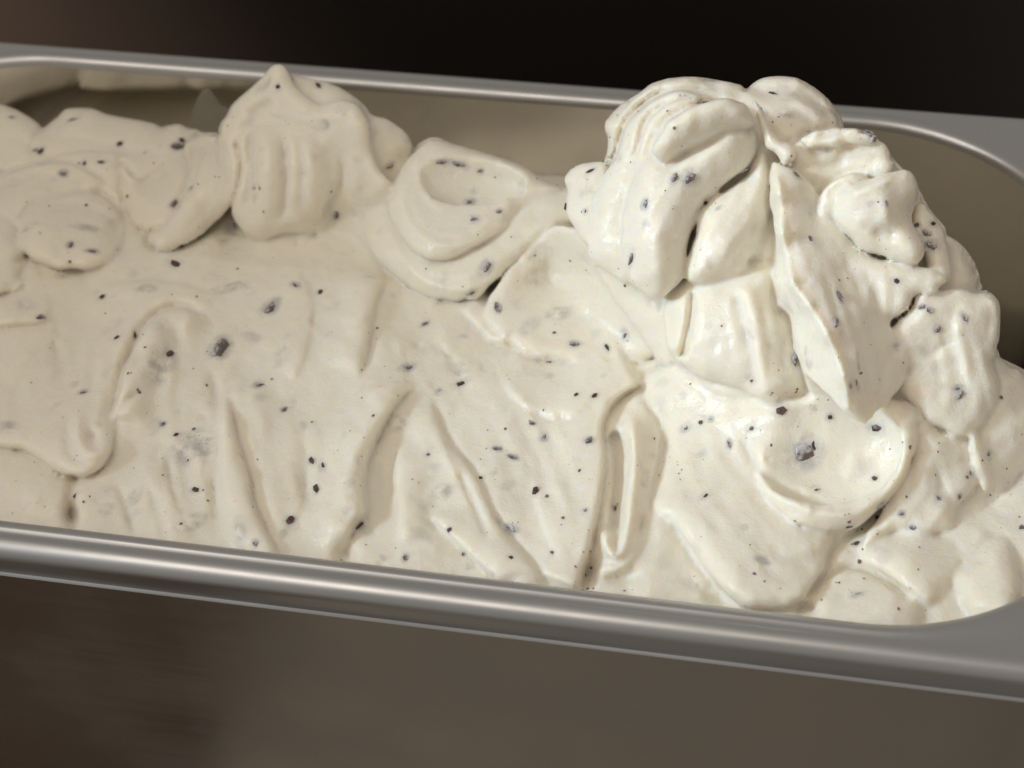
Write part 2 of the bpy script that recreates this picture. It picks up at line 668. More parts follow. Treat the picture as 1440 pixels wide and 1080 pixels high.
def blur(a, n):
    for ax in (0, 1):
        p = np.pad(a, [(n, n) if i == ax else (0, 0) for i in (0, 1)], mode='edge')
        c = np.cumsum(p, ax, dtype=float)
        c = np.concatenate([np.zeros_like(np.take(c, [0], ax)), c], ax)
        L_ = a.shape[ax]
        a = (np.take(c, np.arange(2 * n + 1, 2 * n + 1 + L_), ax) - np.take(c, np.arange(L_), ax)) / (2 * n + 1)
    return a


def bil(g, x, y):
    x = np.clip(x, 0, g.shape[0] - 1.001)
    y = np.clip(y, 0, g.shape[1] - 1.001)
    i, j = x.astype(np.int32), y.astype(np.int32)
    f, h = x - i, y - j
    return (g[i, j] * (1 - f) + g[i + 1, j] * f) * (1 - h) + (g[i, j + 1] * (1 - f) + g[i + 1, j + 1] * f) * h


def pillow(poly, where, lift=0.0, rr=5.0, hz=4.0, back=14.0, dome=0.0, dr=10.0, k=0.8, sm=4, cr=0.75):
    """a lobe of gelato with this outline: rounded edge of radius rr and depth hz, front face at its lift"""
    global S
    P_ = np.asarray(poly, float)
    lo, hi = P_.min(0) - 30, P_.max(0) + 30
    st = 2.0
    ax_, ay_ = np.arange(lo[0], hi[0] + st, st), np.arange(lo[1], hi[1] + st, st)
    X, Y = np.meshgrid(ax_, ay_, indexing='ij')
    D = poly_dist(P_, X, Y)
    dy = FW[1] + RT[1] * (X - 720) / FPX - UP[1] * (Y - 540) / FPX
    if where is None:
        cx_, cy_ = np.arange(lo[0], hi[0] + 8, 8.0), np.arange(lo[1], hi[1] + 8, 8.0)
        CX, CY = np.meshgrid(cx_, cy_, indexing='ij')
        hp = hits(CX.ravel(), CY.ravel())
        Zc = ((hp - CAM) @ FW).reshape(CX.shape)
        Zc = np.where(np.isnan(Zc), np.nanmedian(Zc), Zc)
        Zc = blur(Zc, sm)
        zf = bil(Zc, (X - lo[0]) / 8, (Y - lo[1]) / 8)
    else:
        yy = where(Y) if callable(where) else where
        zf = (yy - CAM[1]) / dy
    sc_ = FPX / zf
    Dm = D / sc_
    zf = zf - lift_field(lift, X, Y)
    if dome:
        t = np.clip(Dm / dr, 0, 1)
        zf = zf - dome * (1 - (1 - t) ** 2) + dome
    ok = D > -25
    zmin, zmax = zf[ok].min() - 3, zf[ok].max() + back + 3
    cs = np.array([CAM + (FW + RT * (a - 720) / FPX - UP * (b - 540) / FPX) * z
                   for a in (lo[0] + 8, hi[0] - 8) for b in (lo[1] + 8, hi[1] - 8) for z in (zmin, zmax)])
    i0, i1 = sub(cs.min(0), cs.max(0))
    if (i1 <= i0).any(): return
    sl = tuple(slice(a_, b_) for a_, b_ in zip(i0, i1))
    vx = (gx[sl[0]] - CAM[0])[:, None, None]
    vy = (gy[sl[1]] - CAM[1])[None, :, None]
    vz = (gz[sl[2]] - CAM[2])[None, None, :]
    zc = vx * FW[0] + vy * FW[1] + vz * FW[2]
    px = 720 + FPX * (vx * RT[0] + vy * RT[1] + vz * RT[2]) / zc
    py = 540 - FPX * (vx * UP[0] + vy * UP[1] + vz * UP[2]) / zc
    m_ = (px > lo[0]) & (px < hi[0]) & (py > lo[1]) & (py < hi[1]) & (zc > zmin) & (zc < zmax)
    u, v = (px[m_] - lo[0]) / st, (py[m_] - lo[1]) / st
    dm, f0, z = bil(Dm, u, v), bil(zf, u, v), zc[m_]
    a = rr - dm
    sq = rr / hz
    b = (f0 + hz - z) * sq
    f = np.hypot(np.maximum(a, 0), np.maximum(b, 0)) + np.minimum(np.maximum(a, b), 0) - rr
    f = np.where(f > 0, f * min(1, 1 / sq), f * min(1, 1 / sq))
    f = np.maximum(f, z - f0 - back + np.maximum(0, 3 - dm) * 0.7)
    T = S[sl].copy()
    if cr:                                            # the crease where it presses into what lies below
        t0 = T[m_]
        g = cr * np.exp(-((dm + 0.35) / 0.75) ** 2) * np.clip((z - f0) / 2.0, 0, 1) * np.clip(2.5 - np.abs(t0) * 0.6, 0, 1)
        T[m_] = t0 + g.astype(np.float32)
    T[m_] = smin(T[m_], f.astype(np.float32), k)
    S[sl] = T


# ---------------- the tall mound: body
pillow([(1185, 175), (1143, 140), (1055, 122), (977, 108), (923, 115), (900, 130), (870, 150), (852, 173), (855, 195), (850, 227), (825, 270),
        (822, 337), (850, 400), (900, 470), (935, 530), (960, 620), (1000, 720), (1090, 800), (1250, 790), (1400, 700), (1470, 600),
        (1440, 530), (1405, 500), (1385, 420), (1378, 394), (1346, 339), (1307, 294), (1285, 255), (1255, 222), (1232, 194)],
       M, [(950, 120, -1), (870, 180, -3), (1150, 160, -2), (1100, 400, 0), (1370, 400, -6), (1200, 600, 0), (900, 450, -6), (1000, 700, -6), (1400, 650, -8), (830, 280, -7)],
       rr=12, hz=10, back=32, k=3)
# rounded lobe at the back of the top
pillow([(1050, 130), (1067, 112), (1093, 107), (1120, 110), (1143, 122), (1163, 138), (1180, 160), (1184, 180), (1150, 195), (1100, 190), (1060, 160)],
       24, 3, rr=8, hz=9, back=22, k=0.8)
# nested layers on the left shoulder
pillow([(1010, 130), (950, 127), (920, 137), (893, 157), (877, 177), (870, 200), (863, 222), (842, 258), (826, 300), (822, 337), (830, 363), (853, 382),
        (890, 400), (925, 380), (940, 300), (930, 220), (960, 160)], M, [(920, 140, 1.8), (870, 200, 0.5), (850, 330, 0.5), (930, 250, 3), (890, 390, 1.5)], rr=5, hz=4.5, back=10, k=0.7)
pillow([(990, 137), (947, 141), (915, 163), (903, 187), (898, 207), (890, 232), (925, 245), (960, 200), (1010, 160)],
       M, [(920, 165, 4.2), (900, 215, 4.0), (980, 150, 4)], rr=3.5, hz=3, back=8, k=0.6)
pillow([(985, 150), (950, 156), (926, 172), (915, 195), (912, 215), (930, 225), (960, 190), (1000, 165)], M, 6.5, rr=3, hz=3, back=6, k=0.6)
pillow([(850, 228), (810, 233), (794, 250), (797, 267), (793, 287), (803, 317), (822, 340), (850, 345), (850, 300), (855, 250)], M, [(800, 260, -6), (845, 300, -3)], rr=4, hz=4, back=14, k=0.8)
# drape lobes and the finger hooked over them
pillow([(1020, 262), (990, 290), (975, 320), (965, 360), (963, 388), (975, 400), (992, 403), (1020, 398), (1042, 390), (1062, 365), (1078, 335),
        (1090, 300), (1088, 240), (1078, 205), (1062, 215), (1047, 245)], M, [(1070, 230, 5), (1000, 340, 8), (1070, 330, 5), (1000, 390, 7)], rr=7, hz=7, back=12, k=0.6, dome=1.0, dr=7)
pillow([(898, 233), (887, 260), (878, 293), (878, 337), (881, 370), (893, 400), (917, 418), (937, 417), (953, 403), (962, 387), (966, 353), (977, 313),
        (993, 283), (1020, 260), (1047, 243), (1062, 217), (1065, 187), (1053, 157), (1020, 145), (970, 165), (925, 205)],
       M, [(1040, 180, 9), (940, 240, 9), (920, 330, 10), (920, 400, 8)], rr=7.5, hz=7, back=12, k=0.9, cr=0.35, dome=1.5, dr=8)
pillow([(917, 203), (920, 219), (933, 230), (947, 225), (973, 211), (1000, 198), (1024, 185), (1045, 180), (1060, 175), (1053, 152), (1040, 143), (1020, 139),
        (993, 143), (960, 158), (938, 172), (929, 188)], M, [(930, 205, 14), (990, 175, 13.5), (1035, 160, 12.5), (1058, 178, 9)], rr=3.6, hz=4.6, back=7, k=0.6)
# drum of gelato under the lobes
pillow([(935, 425), (937, 447), (942, 480), (947, 503), (957, 515), (975, 527), (1000, 533), (1043, 547), (1060, 560), (1087, 572), (1107, 568), (1125, 555),
        (1130, 540), (1125, 500), (1115, 447), (1095, 420), (1090, 375), (1040, 370), (970, 385)],
       M, [(945, 430, 1), (1000, 470, 4.0), (1060, 450, 4.5), (1080, 560, 4), (950, 500, 1.5), (1120, 500, 2), (1040, 390, 2)], rr=6, hz=7, back=14, k=0.7)
# sharp blade with its shaded plane
pillow([(1086, 225), (1085, 260), (1084, 290), (1089, 327), (1087, 360), (1088, 400), (1090, 432), (1108, 442), (1117, 480), (1127, 513), (1138, 553), (1167, 570), (1188, 581),
        (1218, 603), (1240, 575), (1262, 548), (1280, 510), (1260, 460), (1230, 410), (1200, 350), (1150, 270), (1110, 235)],
       M, [(1088, 235, 5), (1097, 273, 9), (1101, 327, 11.5), (1114, 395, 13.5), (1138, 430, 14.5), (1163, 470, 15), (1186, 530, 14.5), (1190, 573, 13), (1217, 600, 10),
           (1085, 290, 3.5), (1088, 360, 4), (1089, 430, 4.5), (1108, 445, 6), (1117, 480, 6), (1127, 513, 6), (1140, 553, 6.5), (1167, 570, 8),
           (1150, 300, 2), (1190, 380, 4), (1235, 460, 4.5), (1270, 510, 2), (1240, 570, 5)], rr=1.6, hz=2.0, back=12, k=1.0)
# torn flakes right of the top
pillow([(1112, 200), (1137, 188), (1165, 181), (1201, 180), (1232, 194), (1245, 203), (1255, 222), (1262, 238), (1240, 255), (1200, 262), (1140, 258), (1105, 240), (1100, 215)],
       M, [(1130, 195, 2), (1180, 185, 3), (1240, 205, 2), (1180, 225, -2), (1240, 250, 1), (1130, 240, -0.5)], rr=2.5, hz=2.5, back=10, k=0.6)
pillow([(1058, 140), (1072, 155), (1083, 180), (1098, 197), (1112, 203), (1116, 220), (1102, 232), (1090, 214), (1076, 206), (1070, 180)], M, [(1065, 150, 5), (1100, 215, 5)], rr=2, hz=3, back=6, k=0.6)
pillow([(1125, 194), (1150, 186), (1200, 181), (1230, 192), (1225, 203), (1190, 200), (1160, 208), (1135, 210)], M, [(1130, 200, 4.5), (1220, 195, 4)], rr=1.6, hz=2, back=6, k=0.8)
# curl with a scooped face on the right
pillow([(1148, 311), (1150, 285), (1166, 262), (1190, 247), (1207, 243), (1220, 250), (1200, 270), (1180, 300), (1165, 325)], M, [(1155, 290, 4), (1200, 250, 5), (1175, 300, 3)], rr=2.5, hz=3, back=8, k=0.6)
pillow([(1173, 305), (1190, 325), (1207, 345), (1225, 358), (1251, 366), (1290, 373), (1320, 380), (1335, 395), (1318, 411), (1290, 417), (1281, 436), (1253, 456), (1228, 472),
        (1212, 455), (1190, 400), (1165, 340)], M, [(1180, 320, 1.5), (1300, 390, 2), (1225, 460, 3.5), (1250, 400, 4)], rr=3.2, hz=3, back=10, k=0.9, cr=0.35)
pillow([(1170, 292), (1176, 273), (1195, 264), (1223, 254), (1245, 243), (1263, 238), (1282, 242), (1291, 264), (1287, 289), (1282, 305), (1284, 322), (1297, 340), (1301, 356),
        (1290, 371), (1273, 370), (1251, 364), (1225, 356), (1205, 343), (1190, 325), (1175, 308)],
       M, [(1175, 285, 4.5), (1205, 272, 8), (1245, 255, 9), (1275, 248, 7), (1205, 310, 7), (1245, 300, 8.5), (1283, 290, 4), (1235, 345, 5), (1280, 355, 6)], rr=3.4, hz=4, back=9, k=0.9, cr=0.25)
# right flank
pillow([(1290, 285), (1307, 294), (1326, 322), (1335, 350), (1340, 390), (1315, 395), (1295, 350), (1280, 310)], M, [(1300, 310, 0), (1330, 370, 0)], rr=4, hz=4, back=14, k=0.8)
pillow([(1325, 335), (1346, 339), (1368, 364), (1379, 394), (1378, 410), (1345, 415), (1330, 390)], 2, 2, rr=5, hz=5, back=14, k=0.8)
pillow([(1281, 436), (1290, 418), (1318, 411), (1345, 405), (1375, 410), (1387, 408), (1402, 421), (1406, 446), (1400, 495), (1391, 505), (1400, 560), (1360, 620), (1300, 590), (1262, 540), (1250, 470)],
       M, [(1290, 440, 2.5), (1395, 440, -3), (1390, 520, -3), (1330, 560, 0), (1280, 520, 0)], rr=4, hz=4, back=16, k=0.8)
pillow([(1390, 520), (1400, 505), (1440, 520), (1500, 560), (1500, 640), (1420, 620)], -10, [(1400, 530, 0), (1480, 600, -4)], rr=6, hz=6, back=14, k=2)
# sheet that runs down to the near edge, with the cup scooped into it
pillow([(903, 543), (925, 520), (960, 522), (1010, 560), (1100, 560), (1250, 560), (1290, 590), (1287, 633), (1270, 667), (1250, 703), (1207, 742), (1173, 770), (1160, 807), (1127, 850),
        (1060, 858), (1020, 842), (987, 800), (960, 760), (945, 735), (918, 712), (928, 663), (934, 613)],
       None, [(920, 535, 0), (930, 650, 1.5), (960, 750, 5), (1020, 830, 7), (1120, 840, 6), (1050, 650, 3), (1200, 720, 3), (1260, 600, 2)], rr=6, hz=5, back=14, k=1.0, sm=8)
pillow([(1000, 565), (1030, 588), (1050, 625), (1070, 690), (1100, 722), (1137, 742), (1173, 748), (1207, 742), (1237, 723), (1251, 703), (1271, 667), (1287, 633), (1292, 603), (1288, 575), (1240, 560), (1100, 550)],
       None, [(1010, 570, -4), (1100, 552, -6), (1240, 560, -3), (1050, 640, 2), (1100, 720, 4.5), (1180, 745, 5.5), (1245, 710, 6), (1285, 630, 6), (1288, 590, 3), (1150, 640, 3)], rr=4, hz=5, back=10, k=1.2, sm=8, cr=0.4)
blob(1150, 622, None, 118, 88, 7.0, rot=14, lift=0.5, carve=True, k=1.2)
# folds right of the cup
pillow([(1290, 583), (1310, 600), (1353, 617), (1365, 640), (1372, 685), (1347, 712), (1340, 740), (1300, 752), (1260, 750), (1210, 768), (1250, 705), (1275, 665), (1288, 630)],
       None, [(1300, 600, 1), (1360, 640, 2), (1345, 700, 2.5), (1240, 740, 2.5), (1265, 690, 3), (1290, 745, 3)], rr=4, hz=3.5, back=10, k=1.2, sm=6, cr=0.4)
pillow([(1362, 612), (1375, 609), (1386, 640), (1394, 670), (1391, 692), (1381, 692), (1373, 662), (1365, 640)], None, 1.6, rr=1.8, hz=2.2, back=6, k=1.6, cr=0.2)
pillow([(1207, 778), (1215, 763), (1260, 748), (1300, 745), (1345, 770), (1350, 800), (1335, 825), (1320, 841), (1305, 850), (1285, 843), (1260, 822), (1237, 803)],
       None, [(1215, 770, 2), (1300, 840, 4.5), (1280, 790, 4.5), (1340, 790, 1)], rr=6, hz=5, back=10, k=2.0, cr=0.4)
pillow([(1340, 818), (1353, 795), (1375, 775), (1393, 757), (1413, 757), (1428, 780), (1435, 830), (1420, 870), (1365, 870)], None, [(1400, 770, 3), (1400, 840, 4), (1350, 830, 2)], rr=5, hz=5, back=8, k=1.5, cr=0.4)
# lobe half hidden under the near sheet
pillow([(918, 715), (897, 755), (885, 800), (900, 850), (1000, 870), (1010, 830), (975, 790), (945, 738)], None, [(930, 740, 0.5), (940, 820, 1.5)], rr=6, hz=4, back=8, k=2, cr=0.3)
pillow([(1128, 850), (1160, 815), (1180, 802), (1205, 799), (1230, 808), (1256, 824), (1290, 850), (1280, 890), (1150, 890)], None, [(1190, 805, 1), (1220, 850, 2)], rr=6, hz=4, back=8, k=1.5, cr=0.5)
# ---------------- the curl in the middle
pillow([(613, 193), (597, 197), (580, 210), (563, 233), (547, 270), (527, 297), (517, 325), (523, 353), (543, 380), (567, 397), (600, 413), (633, 421), (667, 417), (700, 397), (722, 378), (750, 360),
        (800, 330), (830, 300), (800, 262), (767, 252), (733, 230), (683, 213), (640, 203)],
       Q, [(600, 200, 2), (530, 320, 1), (640, 410, 3), (800, 290, 2), (660, 300, 3)], rr=6, hz=6, back=18, k=0.8)
pillow([(612, 196), (597, 200), (572, 225), (556, 255), (547, 280), (550, 307), (567, 337), (593, 360), (617, 366), (640, 362), (677, 343), (707, 323), (733, 292), (767, 274), (790, 265),
        (767, 255), (733, 233), (683, 216), (640, 203)], Q, [(595, 205, 5), (555, 290, 6), (617, 350, 8.5), (700, 310, 6.5), (785, 262, 3), (660, 230, 3.5)], rr=5, hz=5.5, back=10, k=0.7)
blob(657, 249, Q, 82, 48, 6.2, rot=14, lift=5.8, carve=True, k=0.6)
# triangular sheet below it
pillow([(700, 398), (688, 425), (690, 452), (720, 482), (757, 503), (800, 507), (857, 515), (920, 500), (945, 450), (900, 400), (830, 330), (780, 320), (735, 360)],
       None, [(695, 440, 3), (760, 500, 2.5), (850, 510, 1.0), (930, 480, -5), (900, 505, -3), (800, 380, 5), (890, 430, 0)], rr=4, hz=3.5, back=10, k=0.8, sm=6)
# ---------------- the left peak
blob(500, 325, None, 120, 70, 9, rot=-10, lift=5, k=11)
blob(300, 300, None, 120, 70, 8, rot=-10, lift=4, k=8)
blob(120, 280, None, 160, 70, 8, rot=0, lift=3, k=8)
pillow([(320, 163), (330, 147), (352, 128), (378, 112), (410, 106), (433, 110), (463, 117), (490, 130), (513, 147), (524, 162), (543, 167), (567, 183), (577, 197), (578, 215), (560, 260), (540, 320), (470, 330), (400, 330), (340, 340), (310, 260), (305, 190)],
       K, [(400, 115, -2), (560, 190, -5), (520, 300, -9), (350, 330, -9), (440, 325, -10), (540, 320, -12), (350, 250, 0), (440, 220, 0)], rr=8, hz=7, back=24, k=2)
pillow([(310, 180), (320, 163), (328, 147), (350, 127), (370, 107), (380, 95), (393, 90), (404, 98), (414, 118), (433, 137), (453, 149), (483, 142), (504, 149), (517, 170), (521, 203), (531, 233), (549, 258), (566, 285), (556, 312), (520, 332),
        (470, 330), (400, 326), (340, 320), (318, 270), (308, 220)],
       K, [(392, 95, 2.5), (330, 160, 1.5), (440, 150, 3), (515, 180, 3), (545, 255, 1), (562, 285, -5), (520, 310, -9), (465, 312, -8), (480, 220, 1), (505, 265, -1.5), (350, 260, 2), (420, 310, 0)], rr=3.4, hz=3.5, back=12, k=1.8, cr=0.4)
pillow([(336, 195), (358, 168), (375, 163), (400, 172), (440, 182), (466, 200), (478, 230), (478, 252), (467, 281), (450, 306), (425, 310), (400, 322), (370, 337), (345, 331), (328, 303), (324, 270), (332, 230)],
       K, [(365, 175, 3.5), (370, 240, 6), (365, 325, 2.0), (430, 230, 4.5), (430, 300, 1.5), (470, 240, 2.5)], rr=7, hz=6, back=12, k=1.8, cr=0.4)
# ---------------- lobes at the back left
pillow([(-80, 130), (0, 146), (37, 162), (68, 187), (90, 240), (0, 290), (-100, 250)], B, [(0, 160, 2), (0, 250, 4)], rr=8, hz=8, back=16, k=1)
pillow([(45, 205), (85, 160), (96, 153), (130, 153), (152, 161), (215, 173), (226, 179), (250, 174), (268, 181), (310, 186), (340, 200), (330, 260), (200, 280), (80, 260)],
       B, [(110, 165, 3), (280, 190, 1), (150, 240, 4)], rr=8, hz=8, back=16, k=1)
pillow([(-60, 250), (0, 243), (55, 229), (105, 231), (150, 258), (172, 280), (160, 310), (80, 330), (-60, 330)], None, [(60, 240, 2), (60, 310, 8), (150, 280, 3)], rr=11, hz=10, back=14, k=2.0, cr=0.5)
pillow([(-80, 300), (0, 305), (25, 330), (35, 370), (-10, 420), (-80, 420)], None, 4.5, rr=7, hz=6, back=12, k=0.8)
pillow([(25, 330), (38, 295), (80, 277), (130, 272), (160, 288), (175, 312), (170, 345), (150, 368), (115, 380), (60, 372), (32, 352)], None, [(100, 285, 3), (100, 350, 9), (160, 320, 5)], rr=11, hz=10, back=14, k=2.0, cr=0.5)
pillow([(172, 233), (172, 263), (177, 293), (188, 314), (206, 328), (209, 341), (228, 349), (253, 344), (283, 328), (310, 304), (324, 284), (335, 240), (330, 205), (300, 185), (267, 200), (233, 230), (205, 254), (188, 250)],
       None, [(180, 260, 4), (230, 330, 8), (300, 290, 8), (310, 210, 4), (240, 270, 8)], rr=9, hz=9, back=14, k=1.0)
pillow([(262, 205), (290, 190), (325, 205), (335, 240), (324, 284), (310, 304), (283, 328), (253, 344), (228, 349), (209, 341), (215, 326), (240, 310), (258, 275), (264, 240)],
       None, 2.2, rr=4, hz=3, back=8, k=0.6)
# ---------------- sheet overlapping a lower lobe on the left
pillow([(-90, 560), (-40, 460), (40, 455), (90, 450), (180, 440), (175, 520), (165, 580), (152, 640), (130, 664), (107, 671), (80, 661), (50, 641), (20, 630), (-60, 625)],
       None, [(-40, 620, 4.5), (100, 660, 5.5), (155, 600, 3.5), (60, 500, -1.5), (-40, 470, -5), (60, 455, -6), (175, 450, -6), (170, 520, -0.5)], rr=4.5, hz=4.5, back=10, k=0.9, sm=8)
# raised sheet in front of the middle


# ---------------- creases, ridges and overlapping edges drawn into the surface
DX0, DX1, DY0, DY1, DS = -240.0, 1660.0, -40.0, 1040.0, 2.0
dxs, dys = np.arange(DX0, DX1, DS), np.arange(DY0, DY1, DS)
DISP = np.zeros((len(dxs), len(dys)))
PXMM = 6.3


def line_dist(pts, reach):
    C_ = crom(np.asarray(pts, float), 6)
    lo, hi = C_.min(0) - reach, C_.max(0) + reach
    i0, i1 = max(int((lo[0] - DX0) / DS), 0), min(int((hi[0] - DX0) / DS) + 1, len(dxs))
    j0, j1 = max(int((lo[1] - DY0) / DS), 0), min(int((hi[1] - DY0) / DS) + 1, len(dys))
    X, Y = np.meshgrid(dxs[i0:i1], dys[j0:j1], indexing='ij')
    best = np.full(X.shape, 1e9)
    side = np.zeros(X.shape)
    par = np.zeros(X.shape)
    n_ = len(C_) - 1
    for i, (a, b) in enumerate(zip(C_[:-1], C_[1:])):
        e = b - a
        t = np.clip(((X - a[0]) * e[0] + (Y - a[1]) * e[1]) / max(e @ e, 1e-9), 0, 1)
        vx, vy = X - a[0] - t * e[0], Y - a[1] - t * e[1]
        d = vx * vx + vy * vy
        u = d < best
        best = np.where(u, d, best)
        side = np.where(u, np.sign(e[0] * vy - e[1] * vx), side)
        par = np.where(u, (i + t) / n_, par)
    return (slice(i0, i1), slice(j0, j1)), np.sqrt(best) / PXMM, side, par


def ends(par, e):
    e = max(e, 1e-3)
    t = np.clip(np.minimum(par, 1 - par) / e, 0, 1)
    return t * t * (3 - 2 * t)


def step(pts, T, r=1.2, L=10.0, dip=0.5, right=True, e=0.2):
    """an overlapping edge: the side to the right of the line (as drawn) is raised by T mm and fades over L mm"""
    sl, d, s_, par = line_dist(pts, (L + 2) * PXMM)
    d = d * s_ * (1 if right else -1)
    up_ = np.where(d > 0, np.sqrt(np.clip(1 - (1 - np.clip(d / r, 0, 1)) ** 2, 0, 1)), 0)
    f = np.clip(1 - np.maximum(d - r, 0) / L, 0, 1)
    f = f * f * (3 - 2 * f)
    dn = np.where(d <= 0, np.exp(-(d / 1.2) ** 2), np.exp(-(d / 0.5) ** 2))
    DISP[sl] += (T * up_ * f - dip * dn) * ends(par, e)


def ridge(pts, A, w, e=0.25):
    sl, d, s_, par = line_dist(pts, 3 * w * PXMM)
    DISP[sl] += A * np.exp(-(d / w) ** 2) * ends(par, e)


def mound_bump(px, py, rx, ry, A, rot=0):
    X, Y = np.meshgrid(dxs, dys, indexing='ij')
    a = radians(rot)
    u = ((X - px) * cos(a) + (Y - py) * sin(a)) / rx
    v = (-(X - px) * sin(a) + (Y - py) * cos(a)) / ry
    np.add(DISP, A * np.exp(-(u * u + v * v)), out=DISP)


# drum: pocket slit, bands
ridge([(973, 405), (972, 440), (965, 478), (957, 508)], -2.6, 0.9, 0.15)
ridge([(1043, 395), (1058, 447), (1070, 513), (1080, 562)], 1.3, 1.8, 0.1)
ridge([(1030, 395), (1045, 447), (1056, 500), (1064, 550)], -0.7, 0.9, 0.2)
ridge([(1085, 400), (1098, 460), (1100, 540)], -0.7, 1.4, 0.2)
# drape lobes: soft folds
ridge([(1042, 352), (1060, 330), (1080, 312)], -0.8, 1.4)
ridge([(935, 234), (975, 213), (1025, 188)], -1.2, 1.0)
ridge([(930, 300), (925, 350), (920, 400)], 0.6, 4)
# layers
ridge([(1060, 150), (1010, 120), (950, 118), (905, 142), (876, 165)], -0.5, 0.8)
ridge([(1170, 175), (1150, 145), (1110, 125), (1080, 125)], -0.5, 0.9)
ridge([(1150, 185), (1125, 160), (1095, 150)], -0.6, 0.8)
# scoop curl facets
ridge([(1180, 280), (1225, 262), (1262, 246)], 0.8, 1.0)
ridge([(1238, 262), (1245, 300), (1247, 330)], 0.8, 2.0)
ridge([(1225, 335), (1247, 325), (1262, 338)], -1.2, 1.6)
# crest of the blade
ridge([(1088, 235), (1097, 273), (1101, 327), (1114, 395), (1138, 430), (1163, 470), (1186, 530), (1192, 575)], 1.3, 0.9, 0.08)
# nested layers: creases and crests
for off, A_, w_ in ((0, -0.8, 0.6), (-8, 0.35, 0.9)):
    ridge([(1020, 135 + off * .5), (973, 125 + off), (947, 127 + off), (920 + off, 137 + off), (893 + off, 157 + off * .6), (877 + off, 177), (870 + off, 200), (863 + off, 220), (850, 237)], A_, w_, 0.12)
    ridge([(980, 136 + off), (947, 141 + off), (913 + off, 163 + off * .6), (902 + off, 187), (897 + off, 207), (888, 232)], A_, w_, 0.12)
    ridge([(966, 152 + off), (935 + off, 168 + off * .6), (921 + off, 190), (912, 212)], A_ * .8, w_, 0.15)
# blade plane striations
for i in range(7):
    x = 1112 + i * 12
    ridge([(x, 300 + i * 10), (x + 18, 370 + i * 10), (x + 34, 440 + i * 8)], 0.12 * (-1) ** i, 0.7)
# right flank
step([(1375, 585), (1352, 520), (1340, 470), (1345, 420)], 0.9, 2.0, 8, 0.2)
step([(1392, 600), (1384, 540), (1368, 480)], 0.7, 1.5, 6, 0.2)
ridge([(1296, 500), (1320, 492), (1335, 478)], -1.0, 0.8)
ridge([(1250, 545), (1270, 525), (1290, 520)], -0.6, 0.9)
# cup: crease round its floor
ridge([(1040, 612), (1058, 646), (1085, 673), (1125, 698), (1177, 712)], -1.0, 1.0)
ridge([(1075, 765), (1120, 790), (1165, 775)], -0.8, 1.4)
ridge([(1060, 790), (1110, 815), (1150, 795)], -0.6, 1.4)
ridge([(1090, 740), (1130, 765), (1170, 765)], 0.6, 1.6)
# folds right of the cup
ridge([(1250, 693), (1207, 748), (1173, 771), (1160, 807), (1127, 850)], -0.7, 1.0, 0.1)
step([(1160, 818), (1180, 802), (1205, 800), (1230, 808), (1256, 826), (1285, 850)], 0.3, 1.5, 10, 1.2, right=True)
ridge([(1310, 650), (1330, 690), (1345, 710)], -0.6, 1.0)
ridge([(1283, 720), (1300, 735), (1320, 720), (1325, 690)], 0.7, 1.8)
# looped ribbons by the near edge
step([(905, 540), (870, 562), (849, 598), (852, 650), (842, 725), (824, 800), (812, 835)], 2.8, 1.6, 16, 1.6, right=True, e=0.06)
ridge([(862, 600), (868, 650), (866, 700), (863, 755)], -3.2, 1.4, 0.12)
ridge([(885, 575), (893, 640), (886, 720), (878, 765), (866, 783), (853, 765), (850, 735)], 2.8, 1.4, 0.1)
ridge([(905, 740), (890, 775), (868, 800), (848, 795)], 2.0, 1.0, 0.2)
ridge([(910, 715), (893, 770), (868, 792), (846, 780)], -1.1, 0.7, 0.15)
ridge([(925, 560), (934, 613), (928, 663), (915, 712)], -0.9, 1.4, 0.2)
mound_bump(895, 600, 18, 30, 1.4)
mound_bump(950, 790, 45, 45, -1.5)
# inverted V of folds on the near side
step([(592, 540), (560, 566), (531, 618), (517, 653), (513, 690), (515, 722), (497, 748), (474, 790)], 3.4, 2.8, 11, 0.8, right=True, e=0.15)
mound_bump(536, 690, 20, 52, -2.6)
step([(556, 770), (557, 713), (553, 667), (562, 620)], 1.6, 2.0, 8, 0.2, right=True)
step([(605, 552), (627, 613), (667, 664), (700, 733), (733, 774), (780, 830)], 1.9, 2.4, 8, 0.5, right=True, e=0.1)
step([(597, 722), (633, 757), (683, 805), (700, 830)], 1.8, 1.5, 7, 0.7, right=False)
ridge([(640, 650), (667, 713), (690, 770)], -1.0, 0.9)
ridge([(585, 546), (540, 585), (508, 618), (487, 667), (467, 735)], 0.8, 2.5)
ridge([(520, 548), (580, 535), (610, 548)], 0.7, 1.2)
# left: arch, hollow, loop
step([(295, 446), (253, 432), (223, 440), (200, 463), (183, 497), (170, 527), (163, 560), (153, 592)], 3.4, 2.0, 7, 1.2, right=False, e=0.1)
ridge([(300, 436), (250, 422), (213, 430), (187, 457), (167, 493), (157, 533), (150, 580)], 1.0, 1.6)
mound_bump(190, 500, 9, 14, -2.2, 30)
ridge([(163, 582), (178, 562), (196, 551)], -1.5, 0.8)
mound_bump(129, 612, 7, 9, -2.6)
ridge([(105, 560), (108, 605), (120, 634), (145, 634), (152, 600)], 1.5, 1.2)
ridge([(90, 590), (100, 640), (125, 652)], -0.7, 0.9)
ridge([(85, 440), (80, 500), (92, 560)], -0.5, 1.4)
ridge([(107, 668), (100, 690), (97, 735)], -2.2, 1.3, 0.1)
step([(318, 540), (333, 613), (350, 667), (357, 707), (380, 755), (400, 790)], 2.8, 2.0, 8, 0.7, right=True, e=0.15)
ridge([(290, 510), (303, 550), (307, 633), (303, 700), (312, 755)], -1.0, 1.2)
ridge([(163, 677), (180, 720), (190, 760)], -1.0, 0.9)
